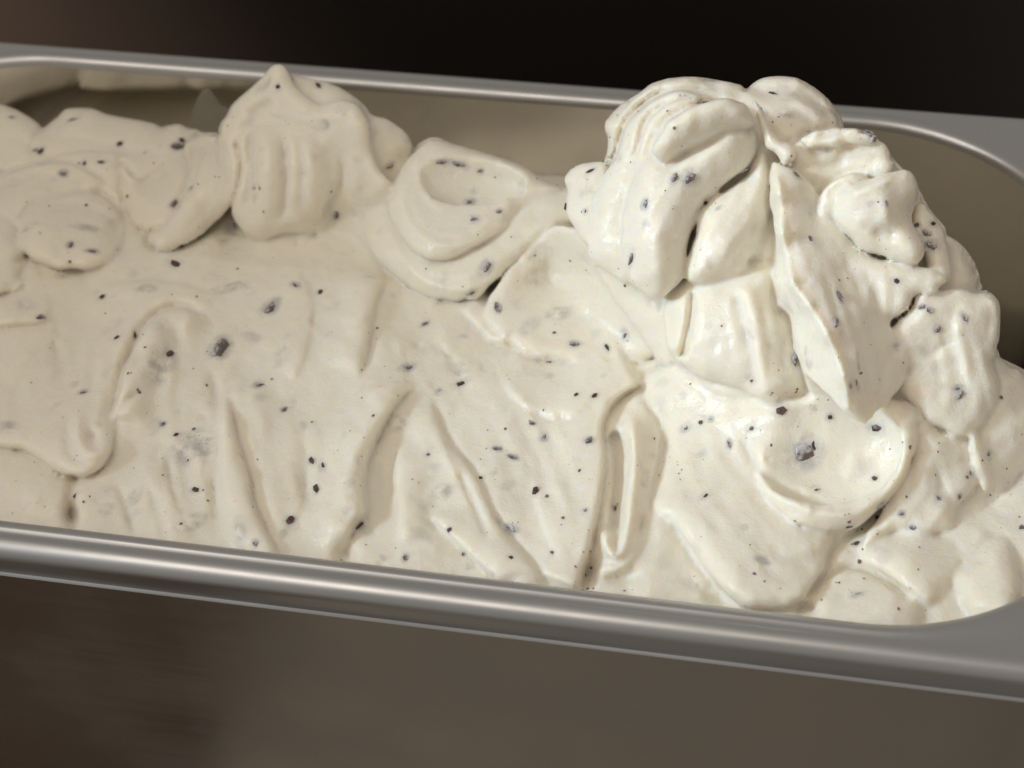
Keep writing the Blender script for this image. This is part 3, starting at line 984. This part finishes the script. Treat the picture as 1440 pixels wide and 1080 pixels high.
ridge([(205, 670), (222, 720), (232, 765)], -0.9, 1.0)
mound_bump(40, 690, 60, 30, 1.5)
step([(-20, 462), (37, 457), (75, 455)], 1.4, 1.4, 7, 0.6, right=False)
step([(-20, 415), (20, 410), (38, 398)], 1.2, 1.4, 7, 0.6, right=False)
mound_bump(25, 365, 8, 5, -1.2)
# left lumps
step([(268, 203), (264, 240), (257, 273), (232, 316), (207, 328)], 1.6, 1.2, 7, 0.7, right=False, e=0.1)
step([(25, 318), (45, 290), (85, 275), (130, 271), (162, 290), (174, 312)], 1.4, 1.5, 8, 0.8, right=True, e=0.1)
step([(-10, 250), (55, 229), (105, 231), (150, 258)], 1.4, 1.5, 8, 0.8, right=True, e=0.1)
ridge([(55, 300), (100, 288), (145, 300)], -0.5, 1.0)
ridge([(60, 190), (130, 200), (200, 215), (255, 212)], -0.9, 1.0)
ridge([(100, 225), (150, 222), (190, 240)], -0.7, 0.9)
ridge([(0, 190), (40, 205), (70, 235)], -0.8, 1.0)
ridge([(172, 230), (180, 250), (200, 254)], 1.2, 0.9)
# left peak front folds
ridge([(355, 172), (352, 240), (346, 310)], -2.0, 1.3)
ridge([(398, 180), (402, 250), (396, 318)], -2.0, 1.2)
ridge([(418, 185), (424, 240), (420, 300)], -1.0, 0.9)
ridge([(376, 175), (377, 250), (370, 325)], 0.9, 1.4)
ridge([(345, 165), (370, 150), (385, 142)], -1.0, 0.9)
ridge([(425, 185), (435, 250), (432, 290)], 0.5, 2)
ridge([(478, 215), (480, 252), (468, 283), (450, 308)], -0.9, 0.9)
ridge([(530, 245), (515, 265), (500, 262)], -0.8, 1.2)
# curl
ridge([(590, 212), (586, 236), (596, 265), (613, 288), (640, 298)], 0.6, 0.8)
# middle sheet
step([(545, 385), (528, 430), (520, 480), (505, 540)], 2.2, 2.2, 10, 0.5, right=True, e=0.2)
step([(505, 548), (560, 536), (600, 540)], 0.8, 1.5, 7, 0.3, right=True)
step([(640, 430), (665, 455), (690, 480), (718, 492)], 1.2, 1.5, 8, 0.4, right=False)
ridge([(690, 480), (720, 490), (705, 497)], -0.8, 0.8)
mound_bump(430, 460, 120, 60, 1.2)
mound_bump(700, 640, 70, 110, 1.2)
mound_bump(980, 690, 40, 70, 0.8)
# gentle sheets lying over one another on the flat part
step([(400, 350), (440, 420), (430, 500), (400, 560)], 0.8, 3.0, 12, 0.1, right=True, e=0.3)
step([(690, 500), (720, 560), (790, 590), (850, 560)], 0.9, 2.0, 9, 0.2, right=False, e=0.3)
step([(600, 470), (640, 510), (660, 560)], 0.8, 2.0, 8, 0.2, right=False, e=0.3)
step([(120, 410), (180, 395), (260, 400), (330, 425)], 0.9, 2.0, 9, 0.2, right=True, e=0.3)
step([(230, 620), (240, 680), (270, 760)], 1.0, 2.0, 8, 0.3, right=True, e=0.3)
step([(420, 600), (430, 680), (410, 760)], 0.7, 2.5, 9, 0.1, right=True, e=0.3)
step([(740, 640), (750, 700), (770, 760), (800, 800)], 0.7, 2.0, 9, 0.2, right=False, e=0.3)
# fine parallel lines drawn out along the folds
def striate(path, offs, A=0.28, w=0.55, e=0.3):
    Pp = np.asarray(path, float)
    tg = np.gradient(Pp, axis=0)
    nn = np.stack([-tg[:, 1], tg[:, 0]], 1) / (np.linalg.norm(tg, axis=1)[:, None] + 1e-9)
    for i, o_ in enumerate(offs):
        ridge(Pp + nn * o_, A * (-1) ** i * (0.6 + 0.4 * ((i * 7) % 5) / 4), w * (0.8 + 0.5 * ((i * 3) % 4) / 3), e)


striate([(1035, 200), (990, 250), (945, 315), (925, 390)], (-44, -36, -27, -20, 12, 26, 34, 42))
striate([(1070, 235), (1050, 290), (1010, 345), (995, 385)], (-30, -20, -12, 10, 22, 30))
striate([(1040, 400), (1050, 450), (1062, 540)], (-14, -26, -38, -50, 20, 32))
striate([(560, 250), (555, 330), (600, 390), (660, 400), (725, 365), (790, 305)], (-14, -6, 6, 14), 0.25)
striate([(590, 225), (570, 285), (605, 335), (670, 335), (735, 295)], (-12, -5, 5, 12), 0.25)
striate([(720, 400), (780, 430), (850, 440)], (-40, -26, -12, 10, 26, 44, 58), 0.3)
striate([(385, 180), (388, 250), (382, 315)], (-52, -40, -20, -10, 22, 34, 60, 74), 0.35)
striate([(500, 190), (505, 250), (500, 300)], (-20, -8, 6, 18, 30), 0.3)
striate([(950, 560), (1000, 660), (1080, 770), (1110, 830)], (-50, -34, -16, 10, 26, 44), 0.3, 0.8)
striate([(300, 215), (280, 280), (235, 325)], (-24, -14, 8, 20, 34), 0.3)
striate([(60, 310), (110, 300), (160, 320)], (-20, 10, 22, 36, 50), 0.3)
striate([(1140, 300), (1190, 400), (1225, 520), (1222, 585)], (-26, -16, -6, 6, 16, 26, 36), 0.2)
striate([(1100, 125), (1140, 145), (1170, 175)], (-14, -4, 8, 18), 0.3)
striate([(1230, 375), (1240, 410), (1232, 455)], (-30, -18, -6, 8, 20), 0.3)
striate([(1320, 430), (1345, 500), (1350, 580)], (-34, -22, -10, 6, 18, 30), 0.3)
striate([(1290, 620), (1310, 690), (1270, 745)], (-26, -14, 8, 20, 34), 0.3)
striate([(700, 560), (740, 650), (790, 790)], (-60, -44, -30, -14, 6, 22, 40), 0.25, 0.8)
striate([(620, 580), (660, 670), (720, 790)], (-10, 8, 18), 0.3)
striate([(400, 560), (400, 650), (430, 770)], (-40, -24, -8, 12, 30, 46), 0.22, 0.9)
striate([(260, 560), (265, 650), (285, 760)], (-90, -70, -48, -30, -14, 6, 20), 0.35, 0.8)
striate([(130, 460), (120, 540), (115, 640)], (-50, -34, -20, -8, 6, 18), 0.3, 0.7)
# long soft drag lines left by the spatula
rl = random.Random(3)
for i in range(46):
    x, y = rl.uniform(20, 860), rl.uniform(440, 720)
    a = radians(rl.uniform(55, 110)) + (x - 430) / 430 * -0.5
    L_ = rl.uniform(50, 150)
    bend = rl.uniform(-18, 18)
    ridge([(x, y), (x + cos(a) * L_ / 2 + bend, y + sin(a) * L_ / 2), (x + cos(a) * L_, y + sin(a) * L_)],
          rl.choice((-1, 1)) * rl.uniform(0.15, 0.5), rl.uniform(0.6, 2.0), 0.45)
for i in range(30):
    x, y = rl.uniform(40, 700), rl.uniform(350, 560)
    a = radians(rl.uniform(-35, 20))
    L_ = rl.uniform(40, 120)
    ridge([(x, y), (x + cos(a) * L_ / 2, y + sin(a) * L_ / 2 + rl.uniform(-14, 14)), (x + cos(a) * L_, y + sin(a) * L_)],
          rl.choice((-1, 1)) * rl.uniform(0.1, 0.35), rl.uniform(0.5, 1.6), 0.45)
for i in range(40):
    x, y = rl.uniform(880, 1380), rl.uniform(130, 820)
    a = radians(rl.uniform(50, 120))
    L_ = rl.uniform(30, 80)
    ridge([(x, y), (x + cos(a) * L_ / 2 + rl.uniform(-8, 8), y + sin(a) * L_ / 2), (x + cos(a) * L_, y + sin(a) * L_)],
          rl.choice((-1, 1)) * rl.uniform(0.1, 0.35), rl.uniform(0.5, 1.3), 0.45)
# dark tucks where folds meet the near rim
mound_bump(101, 728, 9, 18, -4.0)
mound_bump(486, 782, 14, 14, -3.0, -40)
mound_bump(829, 806, 10, 22, -4.5, 20)
mound_bump(995, 835, 40, 14, -1.8, 25)
mound_bump(1135, 856, 16, 10, -2.5)
mound_bump(870, 812, 22, 8, -2.5)
# thin curled edges on the mound
ridge([(880, 300), (879, 345), (888, 390), (915, 415), (945, 410)], 0.5, 0.6)
ridge([(935, 430), (938, 470), (948, 503)], 0.9, 0.6)
ridge([(1150, 285), (1166, 262), (1192, 247), (1212, 246)], 0.8, 0.6)
ridge([(1128, 196), (1160, 184), (1200, 183), (1232, 196), (1250, 215)], 0.8, 0.6)
ridge([(1390, 415), (1402, 440), (1398, 490)], 0.9, 0.8)
ridge([(1283, 418), (1310, 412), (1340, 408), (1372, 412)], 0.6, 0.7)
ridge([(1060, 663), (1100, 700), (1147, 718), (1187, 724), (1223, 711), (1252, 688), (1275, 652), (1286, 615)], 0.9, 0.9)
# a little unevenness everywhere
DISP += 0.22 * smooth_noise2(DISP.shape, 22, 11) + 0.13 * smooth_noise2(DISP.shape, 9, 12) + 0.06 * smooth_noise2(DISP.shape, 4.5, 15)
X_, Y_ = np.meshgrid(dxs, dys, indexing='ij')
for i in range(90):
    px_, py_ = rl.uniform(0, 1400), rl.uniform(140, 840)
    q = rl.uniform(2.5, 6)
    i0, j0 = int((px_ - DX0) / DS), int((py_ - DY0) / DS)
    w_ = 12
    sl = (slice(i0 - w_, i0 + w_), slice(j0 - w_, j0 + w_))
    DISP[sl] -= rl.uniform(0.2, 0.9) * np.exp(-((X_[sl] - px_) ** 2 + (Y_[sl] - py_) ** 2) / q ** 2)
torn = np.exp(-(((X_ - 1175) / 75) ** 2 + ((Y_ - 200) / 28) ** 2)) + 0.35 * np.exp(-(((X_ - 1150) / 22) ** 2 + ((Y_ - 490) / 70) ** 2))
DISP += torn * (0.5 * smooth_noise2(DISP.shape, 7, 13) + 0.25 * smooth_noise2(DISP.shape, 4, 14))

# lumps of chocolate pushing up the skin
for q in ((224, 512, 20, 34), (272, 627, 28, 26), (560, 593, 12, 16), (270, 733, 20, 12), (335, 745, 12, 20), (620, 690, 14, 12), (785, 440, 16, 10), (308, 486, 10, 18)):
    mound_bump(q[0], q[1], q[2], q[3], 1.0)

# apply it to the visible skin of the gelato
cx_, cy_ = np.arange(DX0, DX1, 6.0), np.arange(DY0, DY1, 6.0)
CX, CY = np.meshgrid(cx_, cy_, indexing='ij')
hp = hits(CX.ravel(), CY.ravel())
Zv = ((hp - CAM) @ FW).reshape(CX.shape)
Zv = np.where(np.isnan(Zv), 999, Zv)
band = np.argwhere(np.abs(S) < 7.0)
Pb = ORG + H * band - CAM
zc = Pb @ FW
px = 720 + FPX * (Pb @ RT) / zc
py = 540 - FPX * (Pb @ UP) / zc
zv = bil(Zv, (px - DX0) / 6, (py - DY0) / 6)
wv = np.clip(1 - (np.abs(zc - zv) - 6) / 6, 0, 1)
dv = bil(DISP, (px - DX0) / DS, (py - DY0) / DS) * wv * 0.9
S[band[:, 0], band[:, 1], band[:, 2]] -= dv.astype(np.float32)


# ---- keep it inside the pan
Z3 = gz[None, None, :]
inset = (0.45 + np.minimum(0, (gz + 4) * 0.04))[None, None, :]
qx = np.abs(gx)[:, None] - HL + RIN
qy = np.abs(gy)[None, :] - HW + RIN
pan2 = np.hypot(np.maximum(qx, 0), np.maximum(qy, 0)) + np.minimum(np.maximum(qx, qy), 0) - RIN
S = np.maximum(S, (pan2[:, :, None] - inset).astype(np.float32))
S = np.maximum(S, GZ0 + 1.5 - Z3)
S[0], S[-1], S[:, 0], S[:, -1], S[:, :, 0], S[:, :, -1] = 5, 5, 5, 5, 5, 5


def surface_nets():
    V = [S[a:nx - 1 + a, b:ny - 1 + b, c:nz_ - 1 + c] for a in (0, 1) for b in (0, 1) for c in (0, 1)]
    neg = [v < 0 for v in V]
    cnt = sum(n_.astype(np.int8) for n_ in neg)
    act = (cnt > 0) & (cnt < 8)
    ids = np.full(act.shape, -1, np.int32)
    idx = np.argwhere(act)
    ids[act] = np.arange(len(idx))
    vals = np.stack([v[act] for v in V], -1).astype(np.float64)
    cor = np.array([(a, b, c) for a in (0, 1) for b in (0, 1) for c in (0, 1)], float)
    acc = np.zeros((len(idx), 3))
    num = np.zeros(len(idx))
    for i in range(8):
        for j in range(i + 1, 8):
            if np.abs(cor[i] - cor[j]).sum() != 1: continue
            a, b = vals[:, i], vals[:, j]
            x = (a < 0) != (b < 0)
            t = np.where(x, a / np.where(x, a - b, 1), 0)
            acc += np.where(x[:, None], cor[i] + (cor[j] - cor[i]) * t[:, None], 0)
            num += x
    P = ORG + H * (idx + acc / num[:, None])
    quads = []
    for ax in range(3):
        s0 = [slice(None)] * 3
        s1 = [slice(None)] * 3
        s0[ax] = slice(0, -1)
        s1[ax] = slice(1, None)
        A, Bv = S[tuple(s0)] < 0, S[tuple(s1)] < 0
        e = np.argwhere(A != Bv)
        e = e[(e[:, (ax + 1) % 3] > 0) & (e[:, (ax + 2) % 3] > 0)]
        e = e[(e < np.array(act.shape)).all(1)]
        fl = A[e[:, 0], e[:, 1], e[:, 2]]
        u, v = np.zeros(3, int), np.zeros(3, int)
        u[(ax + 1) % 3] = 1
        v[(ax + 2) % 3] = 1
        q = np.stack([ids[tuple((e - u - v).T)], ids[tuple((e - v).T)], ids[tuple(e.T)], ids[tuple((e - u).T)]], 1)
        q[~fl] = q[~fl][:, ::-1]
        quads.append(q)
    return P, np.vstack(quads)


P, quads = surface_nets()
# relax the voxel steps a little
edges = np.vstack([quads[:, [0, 1]], quads[:, [1, 2]], quads[:, [2, 3]], quads[:, [3, 0]]])
deg = np.bincount(edges.ravel(), minlength=len(P))[:, None].astype(float)
for it in range(6):
    L = np.zeros_like(P)
    for c in range(3):
        L[:, c] = np.bincount(edges[:, 0], P[edges[:, 1], c], len(P)) + np.bincount(edges[:, 1], P[edges[:, 0], c], len(P))
    P = P + (0.55 if it % 2 == 0 else -0.45) * (L / deg - P)
low = P[:, 2] < GZ0 + 3.0
P[low, 2] = -183.0
fac = np.where(low, 0.78, 1.0)
P[:, 0] *= fac
P[:, 1] *= fac
me = bpy.data.meshes.new("gelato")
me.vertices.add(len(P))
me.vertices.foreach_set('co', ((P + [0, 0, LIFT]) * MM).astype(np.float32).ravel())
me.loops.add(quads.size)
me.loops.foreach_set('vertex_index', quads.ravel().astype(np.int32))
me.polygons.add(len(quads))
me.polygons.foreach_set('loop_start', np.arange(0, quads.size, 4, dtype=np.int32))
me.update(calc_edges=True)
me.validate()
gel = link("gelato", me, MAT_GEL)
tag(gel, "creamy white stracciatella gelato heaped and folded in the steel pan", "gelato")

# ------------------------------------------------------------------ chocolate in the gelato
def choc(name, c0, c1, rough, side=False):
    mt, nt, b = new_mat(name)
    tc = N(nt, 'ShaderNodeTexCoord')
    nz = N(nt, 'ShaderNodeTexNoise', Scale=2.2, Detail=3.0)
    nt.links.new(tc.outputs['Object'], nz.inputs['Vector'])
    r = N(nt, 'ShaderNodeMapRange')
    r.inputs['From Min'].default_value = 0.35
    r.inputs['From Max'].default_value = 0.62
    if side:                                          # one flank bare, the rest under a film of cream
        sx_ = N(nt, 'ShaderNodeSeparateXYZ')
        nt.links.new(tc.outputs['Object'], sx_.inputs[0])
        ma = N(nt, 'ShaderNodeMath', operation='MULTIPLY_ADD')
        ma.inputs[1].default_value = 0.33
        nt.links.new(sx_.outputs['Y'], ma.inputs[0])
        nt.links.new(nz.outputs[0], ma.inputs[2])
        nt.links.new(ma.outputs[0], r.inputs['Value'])
    else:
        nt.links.new(nz.outputs[0], r.inputs['Value'])
    mx = N(nt, 'ShaderNodeMix', data_type='RGBA')
    mx.inputs[6].default_value = (*c0, 1)
    mx.inputs[7].default_value = (*c1, 1)
    nt.links.new(r.outputs[0], mx.inputs[0])
    nt.links.new(mx.outputs[2], b.inputs['Base Color'])
    b.inputs['Roughness'].default_value = rough
    return mt


MAT_DARK = choc("dark_chocolate", (0.048, 0.022, 0.018), (0.12, 0.065, 0.056), 0.38)
MAT_FILM = choc("chocolate_under_cream_film", (0.13, 0.098, 0.098), (0.54, 0.50, 0.49), 0.40, side=True)


def chip_mesh(seed, mat):
    r = random.Random(seed)
    n = r.choice((5, 6, 7))
    bm = bmesh.new()
    top, bot = [], []
    for i in range(n):
        a = 2 * pi * i / n + r.uniform(-0.3, 0.3)
        q = r.uniform(0.72, 1.05)
        top.append(bm.verts.new((q * cos(a) * 0.82, q * sin(a) * 0.82, 0.5 + r.uniform(-0.16, 0.12))))
        q *= r.uniform(0.95, 1.2)
        bot.append(bm.verts.new((q * cos(a), q * sin(a), -0.6)))
    c = bm.verts.new((r.uniform(-0.2, 0.2), r.uniform(-0.2, 0.2), 0.62))
    for i in range(n):
        j = (i + 1) % n
        bm.faces.new((top[i], top[j], c))
        bm.faces.new((bot[i], bot[j], top[j], top[i]))
    bm.faces.new(bot[::-1])
    bmesh.ops.recalc_face_normals(bm, faces=bm.faces[:])
    me = bpy.data.meshes.new("chocolate_chip")
    bm.to_mesh(me)
    bm.free()
    me.materials.append(mat)
    return me


CH = {'d': [chip_mesh(i, MAT_DARK) for i in range(6)], 'f': [chip_mesh(20 + i, MAT_FILM) for i in range(6)]}

# px, py, length, width (picture points), turn, d = bare dark, f = filmed over, p = only a pale shadow of one
CHIPS = [(247, 371, 24, 11, 50, 'd'), (380, 433, 27, 15, -60, 'f'), (308, 486, 36, 19, -80, 'f'), (224, 512, 62, 34, -80, 'p'), (240, 496, 14, 8, -70, 'd'),
         (366, 541, 18, 11, -40, 'f'), (400, 575, 10, 7, -40, 'f'), (272, 627, 52, 48, 0, 'p'), (438, 648, 14, 8, 60, 'd'), (454, 657, 17, 8, 75, 'd'),
         (443, 686, 17, 8, 70, 'd'), (408, 731, 15, 9, -60, 'd'), (505, 741, 19, 14, -40, 'd'), (573, 517, 21, 9, -35, 'f'), (649, 539, 22, 8, -25, 'd'),
         (619, 551, 12, 8, -30, 'f'), (753, 689, 15, 9, -60, 'd'), (677, 672, 9, 7, 0, 'd'), (697, 663, 16, 8, -60, 'p'), (716, 742, 30, 9, 40, 'f'),
         (828, 618, 13, 10, -40, 'f'), (808, 484, 15, 10, 10, 'f'), (878, 471, 14, 10, -70, 'f'), (836, 556, 12, 6, -40, 'd'), (810, 555, 9, 5, -50, 'd'),
         (1131, 637, 36, 28, -35, 'f'), (1146, 628, 18, 8, 60, 'd'), (1099, 577, 19, 12, 0, 'd'), (1232, 602, 16, 12, -10, 'd'), (1057, 602, 10, 7, -10, 'd'),
         (1167, 587, 8, 7, 0, 'd'), (1146, 574, 8, 7, 0, 'f'), (1118, 505, 18, 10, -75, 'f'), (1138, 505, 24, 13, 80, 'p'), (1058, 533, 11, 10, 0, 'f'),
         (970, 249, 19, 14, -30, 'f'), (948, 250, 14, 8, -60, 'f'), (907, 287, 14, 9, -70, 'f'), (887, 363, 22, 9, -65, 'f'), (909, 316, 11, 7, -80, 'f'),
         (1040, 244, 26, 4, -5, 'f'), (1086, 131, 18, 5, 30, 'd'), (1222, 187, 24, 12, 40, 'f'), (1193, 740, 16, 7, -10, 'd'), (1238, 711, 15, 10, -40, 'f'),
         (1283, 741, 13, 9, 20, 'f'), (1233, 727, 8, 6, 0, 'd'), (1204, 763, 9, 7, 0, 'd'), (1365, 664, 10, 7, 80, 'f'), (1390, 640, 12, 7, 70, 'f'),
         (1206, 836, 17, 7, -20, 'f'), (1073, 789, 18, 9, 10, 'f'), (860, 617, 24, 9, -70, 'f'), (455, 175, 14, 12, 0, 'p'), (448, 120, 18, 7, 60, 'd'),
         (391, 122, 9, 7, 0, 'd'), (375, 118, 16, 8, -60, 'p'), (331, 318, 30, 10, 80, 'f'), (252, 204, 21, 11, -10, 'f'), (103, 168, 14, 7, -10, 'f'),
         (143, 228, 12, 7, -20, 'd'), (17, 165, 11, 6, 30, 'f'), (49, 211, 10, 5, 0, 'f'), (622, 228, 20, 9, 10, 'f'), (645, 231, 20, 8, 20, 'f'), (660, 284, 13, 9, -30, 'f'),
         (667, 269, 8, 6, 0, 'd'), (675, 240, 8, 6, 0, 'f'), (684, 375, 20, 11, -60, 'f'), (663, 411, 14, 8, -40, 'f'), (666, 308, 13, 8, 0, 'f'), (597, 455, 12, 7, -40, 'f'),
         (416, 401, 14, 9, 60, 'f'), (450, 411, 11, 9, -50, 'd'), (388, 423, 16, 10, -50, 'p'), (143, 417, 9, 6, -40, 'd'), (58, 445, 12, 9, 0, 'f'), (164, 474, 9, 6, -40, 'd'),
         (1176, 452, 18, 7, -80, 'f'), (1182, 415, 16, 8, 70, 'f'), (1206, 510, 26, 5, 85, 'p'), (1205, 540, 16, 5, 80, 'f'), (1296, 431, 12, 9, 0, 'f'), (1357, 447, 14, 8, 60, 'f'),
         (1290, 316, 10, 6, 0, 'd'), (1311, 345, 18, 12, 30, 'f'), (1304, 328, 12, 8, 40, 'f'), (1247, 285, 10, 5, 80, 'f'), (1026, 624, 12, 6, 80, 'f'), (1000, 590, 8, 6, 0, 'f'),
         (985, 594, 7, 6, 0, 'd'), (1230, 672, 9, 7, 0, 'd'), (1047, 742, 10, 9, 0, 'p'), (893, 702, 14, 9, 40, 'p'), (864, 715, 12, 6, -70, 'f'), (823, 808, 8, 7, 0, 'd'),
         (632, 745, 9, 8, 0, 'd'), (602, 639, 9, 8, 0, 'f'), (748, 594, 8, 6, 0, 'f'), (560, 593, 28, 20, -60, 'p'), (620, 690, 26, 22, 0, 'p'), (777, 777, 8, 6, 0, 'd'),
         (540, 784, 12, 6, 10, 'f'), (571, 784, 11, 8, 80, 'f'), (655, 795, 22, 9, 20, 'p'), (274, 688, 12, 8, 30, 'd'), (270, 733, 40, 18, -30, 'p'), (335, 745, 34, 16, 70, 'p'),
         (105, 540, 14, 10, 0, 'p'), (10, 600, 30, 18, 30, 'p'), (120, 320, 34, 16, 0, 'p'), (40, 318, 26, 14, 10, 'p'), (325, 405, 44, 14, -15, 'p'), (85, 390, 20, 9, -10, 'p'),
         (205, 405, 30, 14, 0, 'p'), (1140, 335, 12, 8, 60, 'f'), (1120, 245, 14, 9, 60, 'f'), (1010, 292, 10, 7, 20, 'p'), (900, 195, 12, 6, -60, 'p'), (993, 143, 14, 4, -20, 'f'),
         (830, 240, 14, 5, -20, 'd'), (795, 291, 10, 8, 80, 'd'), (823, 298, 8, 6, 80, 'd'), (785, 440, 30, 18, -20, 'p'), (1140, 300, 10, 6, 50, 'p'), (1105, 160, 22, 12, 40, 'p'),
         (1320, 700, 10, 6, 60, 'f'), (1268, 722, 8, 7, 0, 'f'), (1350, 698, 9, 6, 60, 'f'), (1437, 740, 10, 8, 0, 'f'), (700, 432, 18, 8, 80, 'f'), (770, 508, 22, 8, 0, 'f')]

_r = random.Random(21)
for _ in range(46):                                    # smaller veiled flakes between the big ones
    CHIPS.append((_r.uniform(20, 1400), _r.uniform(150, 820), _r.uniform(8, 15), _r.uniform(5, 9), _r.uniform(-80, 80), _r.choice('fffd')))


def frame(n, turn):
    n = Vector(n).normalized()
    t = Vector(RT) - n * n.dot(Vector(RT))
    t.normalize()
    b = n.cross(t)
    a = radians(-turn)
    u = t * cos(a) + b * sin(a)
    v = n.cross(u)
    return u, v, n


rnd = random.Random(5)
stain = np.zeros(len(P))


def add_stain(p, n, u, v, a_, b_, amt):
    """grey cast of chocolate lying under the skin"""
    q = P - p
    near = np.nonzero((np.abs(q) < 2.2 * max(a_, b_) + 1.5).all(1))[0]
    if not len(near): return
    q = q[near]
    d = np.sqrt((q @ np.array(u) / a_) ** 2 + (q @ np.array(v) / b_) ** 2 + (q @ np.array(n) / max(a_, b_)) ** 2)
    w = np.clip(1.45 - d, 0, 0.9) / 0.9
    stain[near] = np.maximum(stain[near], amt * w * w * (3 - 2 * w))


pp = hits([c[0] for c in CHIPS], [c[1] for c in CHIPS])
for i, (c, p) in enumerate(zip(CHIPS, pp)):
    if np.isnan(p).any(): continue
    n_ = normal_at(p, 1.2)
    u, v, n = frame(n_, c[4])
    s = scale_at(p)
    a_, b_ = c[2] / s / 2 * 1.2, c[3] / s / 2 * 1.25
    add_stain(p, n, u, v, a_ * (1.0 if c[5] == 'p' else 1.25), b_ * (1.0 if c[5] == 'p' else 1.4), {'d': 0.42, 'f': 0.6, 'p': 0.55}[c[5]])
    if c[5] == 'p': continue
    th = {'d': 0.8, 'f': 0.6}[c[5]] * min(b_, 2.0)
    sink = {'d': -0.22, 'f': -0.25}[c[5]]
    tilt = Matrix.Rotation(radians(rnd.uniform(-16, 16)), 3, u) @ Matrix.Rotation(radians(rnd.uniform(-10, 10)), 3, v)
    u, v, n = tilt @ u, tilt @ v, tilt @ n
    o = bpy.data.objects.new("chocolate_chip", rnd.choice(CH[c[5]]))
    col.objects.link(o)
    o.parent = gel
    ctr = W(p) + n * (th * sink) * MM
    mw = Matrix.Identity(4)
    for r_ in range(3):
        mw[r_][0], mw[r_][1], mw[r_][2], mw[r_][3] = u[r_] * a_ * MM, v[r_] * b_ * MM, n[r_] * th * MM, ctr[r_]
    o.matrix_world = mw

# fine chocolate dust
for _ in range(130):                                   # faint clouds of it elsewhere
    q = hits(rnd.uniform(-60, 1440), rnd.uniform(100, 860))[0]
    if np.isnan(q).any(): continue
    u, v, n = frame(normal_at(q, 1.2), rnd.uniform(0, 180))
    s = rnd.uniform(0.6, 2.2)
    add_stain(q, n, u, v, s * rnd.uniform(1.0, 1.8), s, rnd.uniform(0.10, 0.38))
at = gel.data.attributes.new("chocolate", 'FLOAT', 'POINT')
at.data.foreach_set('value', stain.astype(np.float32))
NS = 1150
sx = np.array([rnd.uniform(-60, 1440) for _ in range(NS)])
sy = np.array([rnd.uniform(95, 870) for _ in range(NS)])
for i in range(NS // 3):                               # part of it in loose clusters
    k_ = rnd.randrange(NS // 3, NS // 3 + 60)
    sx[i], sy[i] = sx[k_] + rnd.gauss(0, 28), sy[k_] + rnd.gauss(0, 24)
pp = hits(sx, sy)
bm = bmesh.new()
for p in pp:
    if np.isnan(p).any() or rnd.random() < 0.15: continue
    u, v, n = frame(normal_at(p, 1.2), rnd.uniform(0, 180))
    r_ = 0.13 + 0.42 * rnd.random() ** 3
    e = rnd.uniform(0.5, 1.0)
    c0 = W(p) - n * r_ * 0.15 * MM
    ring = []
    for i in range(5):
        a = 2 * pi * i / 5 + rnd.uniform(-0.3, 0.3)
        ring.append(bm.verts.new(c0 + (u * cos(a) + v * (sin(a) * e)) * r_ * rnd.uniform(0.75, 1.1) * MM))
    t_, b_ = bm.verts.new(c0 + n * r_ * 0.5 * MM), bm.verts.new(c0 - n * r_ * 0.8 * MM)
    for i in range(5):
        bm.faces.new((ring[i], ring[(i + 1) % 5], t_))
        bm.faces.new((ring[(i + 1) % 5], ring[i], b_))
me = bpy.data.meshes.new("chocolate_specks")
bm.to_mesh(me)
bm.free()
MAT_SPECK = choc("chocolate_specks", (0.11, 0.062, 0.050), (0.27, 0.19, 0.16), 0.5)
sp = link("chocolate_specks", me, MAT_SPECK, gel, smooth=False)
tag(sp, kind='stuff')

# ------------------------------------------------------------------ thin grey translucent patch on the far wall of the pan
mt_s, nt, b = simple("grey_film", (0.52, 0.50, 0.45), 0.35)
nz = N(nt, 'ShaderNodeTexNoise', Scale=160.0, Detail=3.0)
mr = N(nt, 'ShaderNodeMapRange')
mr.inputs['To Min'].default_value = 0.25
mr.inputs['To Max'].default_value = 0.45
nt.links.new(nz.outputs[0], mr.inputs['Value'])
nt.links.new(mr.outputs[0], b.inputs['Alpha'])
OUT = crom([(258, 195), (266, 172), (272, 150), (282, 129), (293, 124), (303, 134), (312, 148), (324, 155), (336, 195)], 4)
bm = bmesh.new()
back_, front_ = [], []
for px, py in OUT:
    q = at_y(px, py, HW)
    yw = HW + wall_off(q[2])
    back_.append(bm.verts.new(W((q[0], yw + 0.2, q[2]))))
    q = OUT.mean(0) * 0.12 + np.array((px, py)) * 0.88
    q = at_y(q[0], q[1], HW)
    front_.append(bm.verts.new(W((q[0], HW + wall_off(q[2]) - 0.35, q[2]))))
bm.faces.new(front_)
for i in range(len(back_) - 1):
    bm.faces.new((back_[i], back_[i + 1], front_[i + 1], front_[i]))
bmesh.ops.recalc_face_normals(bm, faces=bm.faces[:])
me = bpy.data.meshes.new("grey_patch")
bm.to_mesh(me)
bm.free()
o = link("grey_patch", me, mt_s, gel)
o["label"] = "thin greyish translucent patch on the far steel wall"
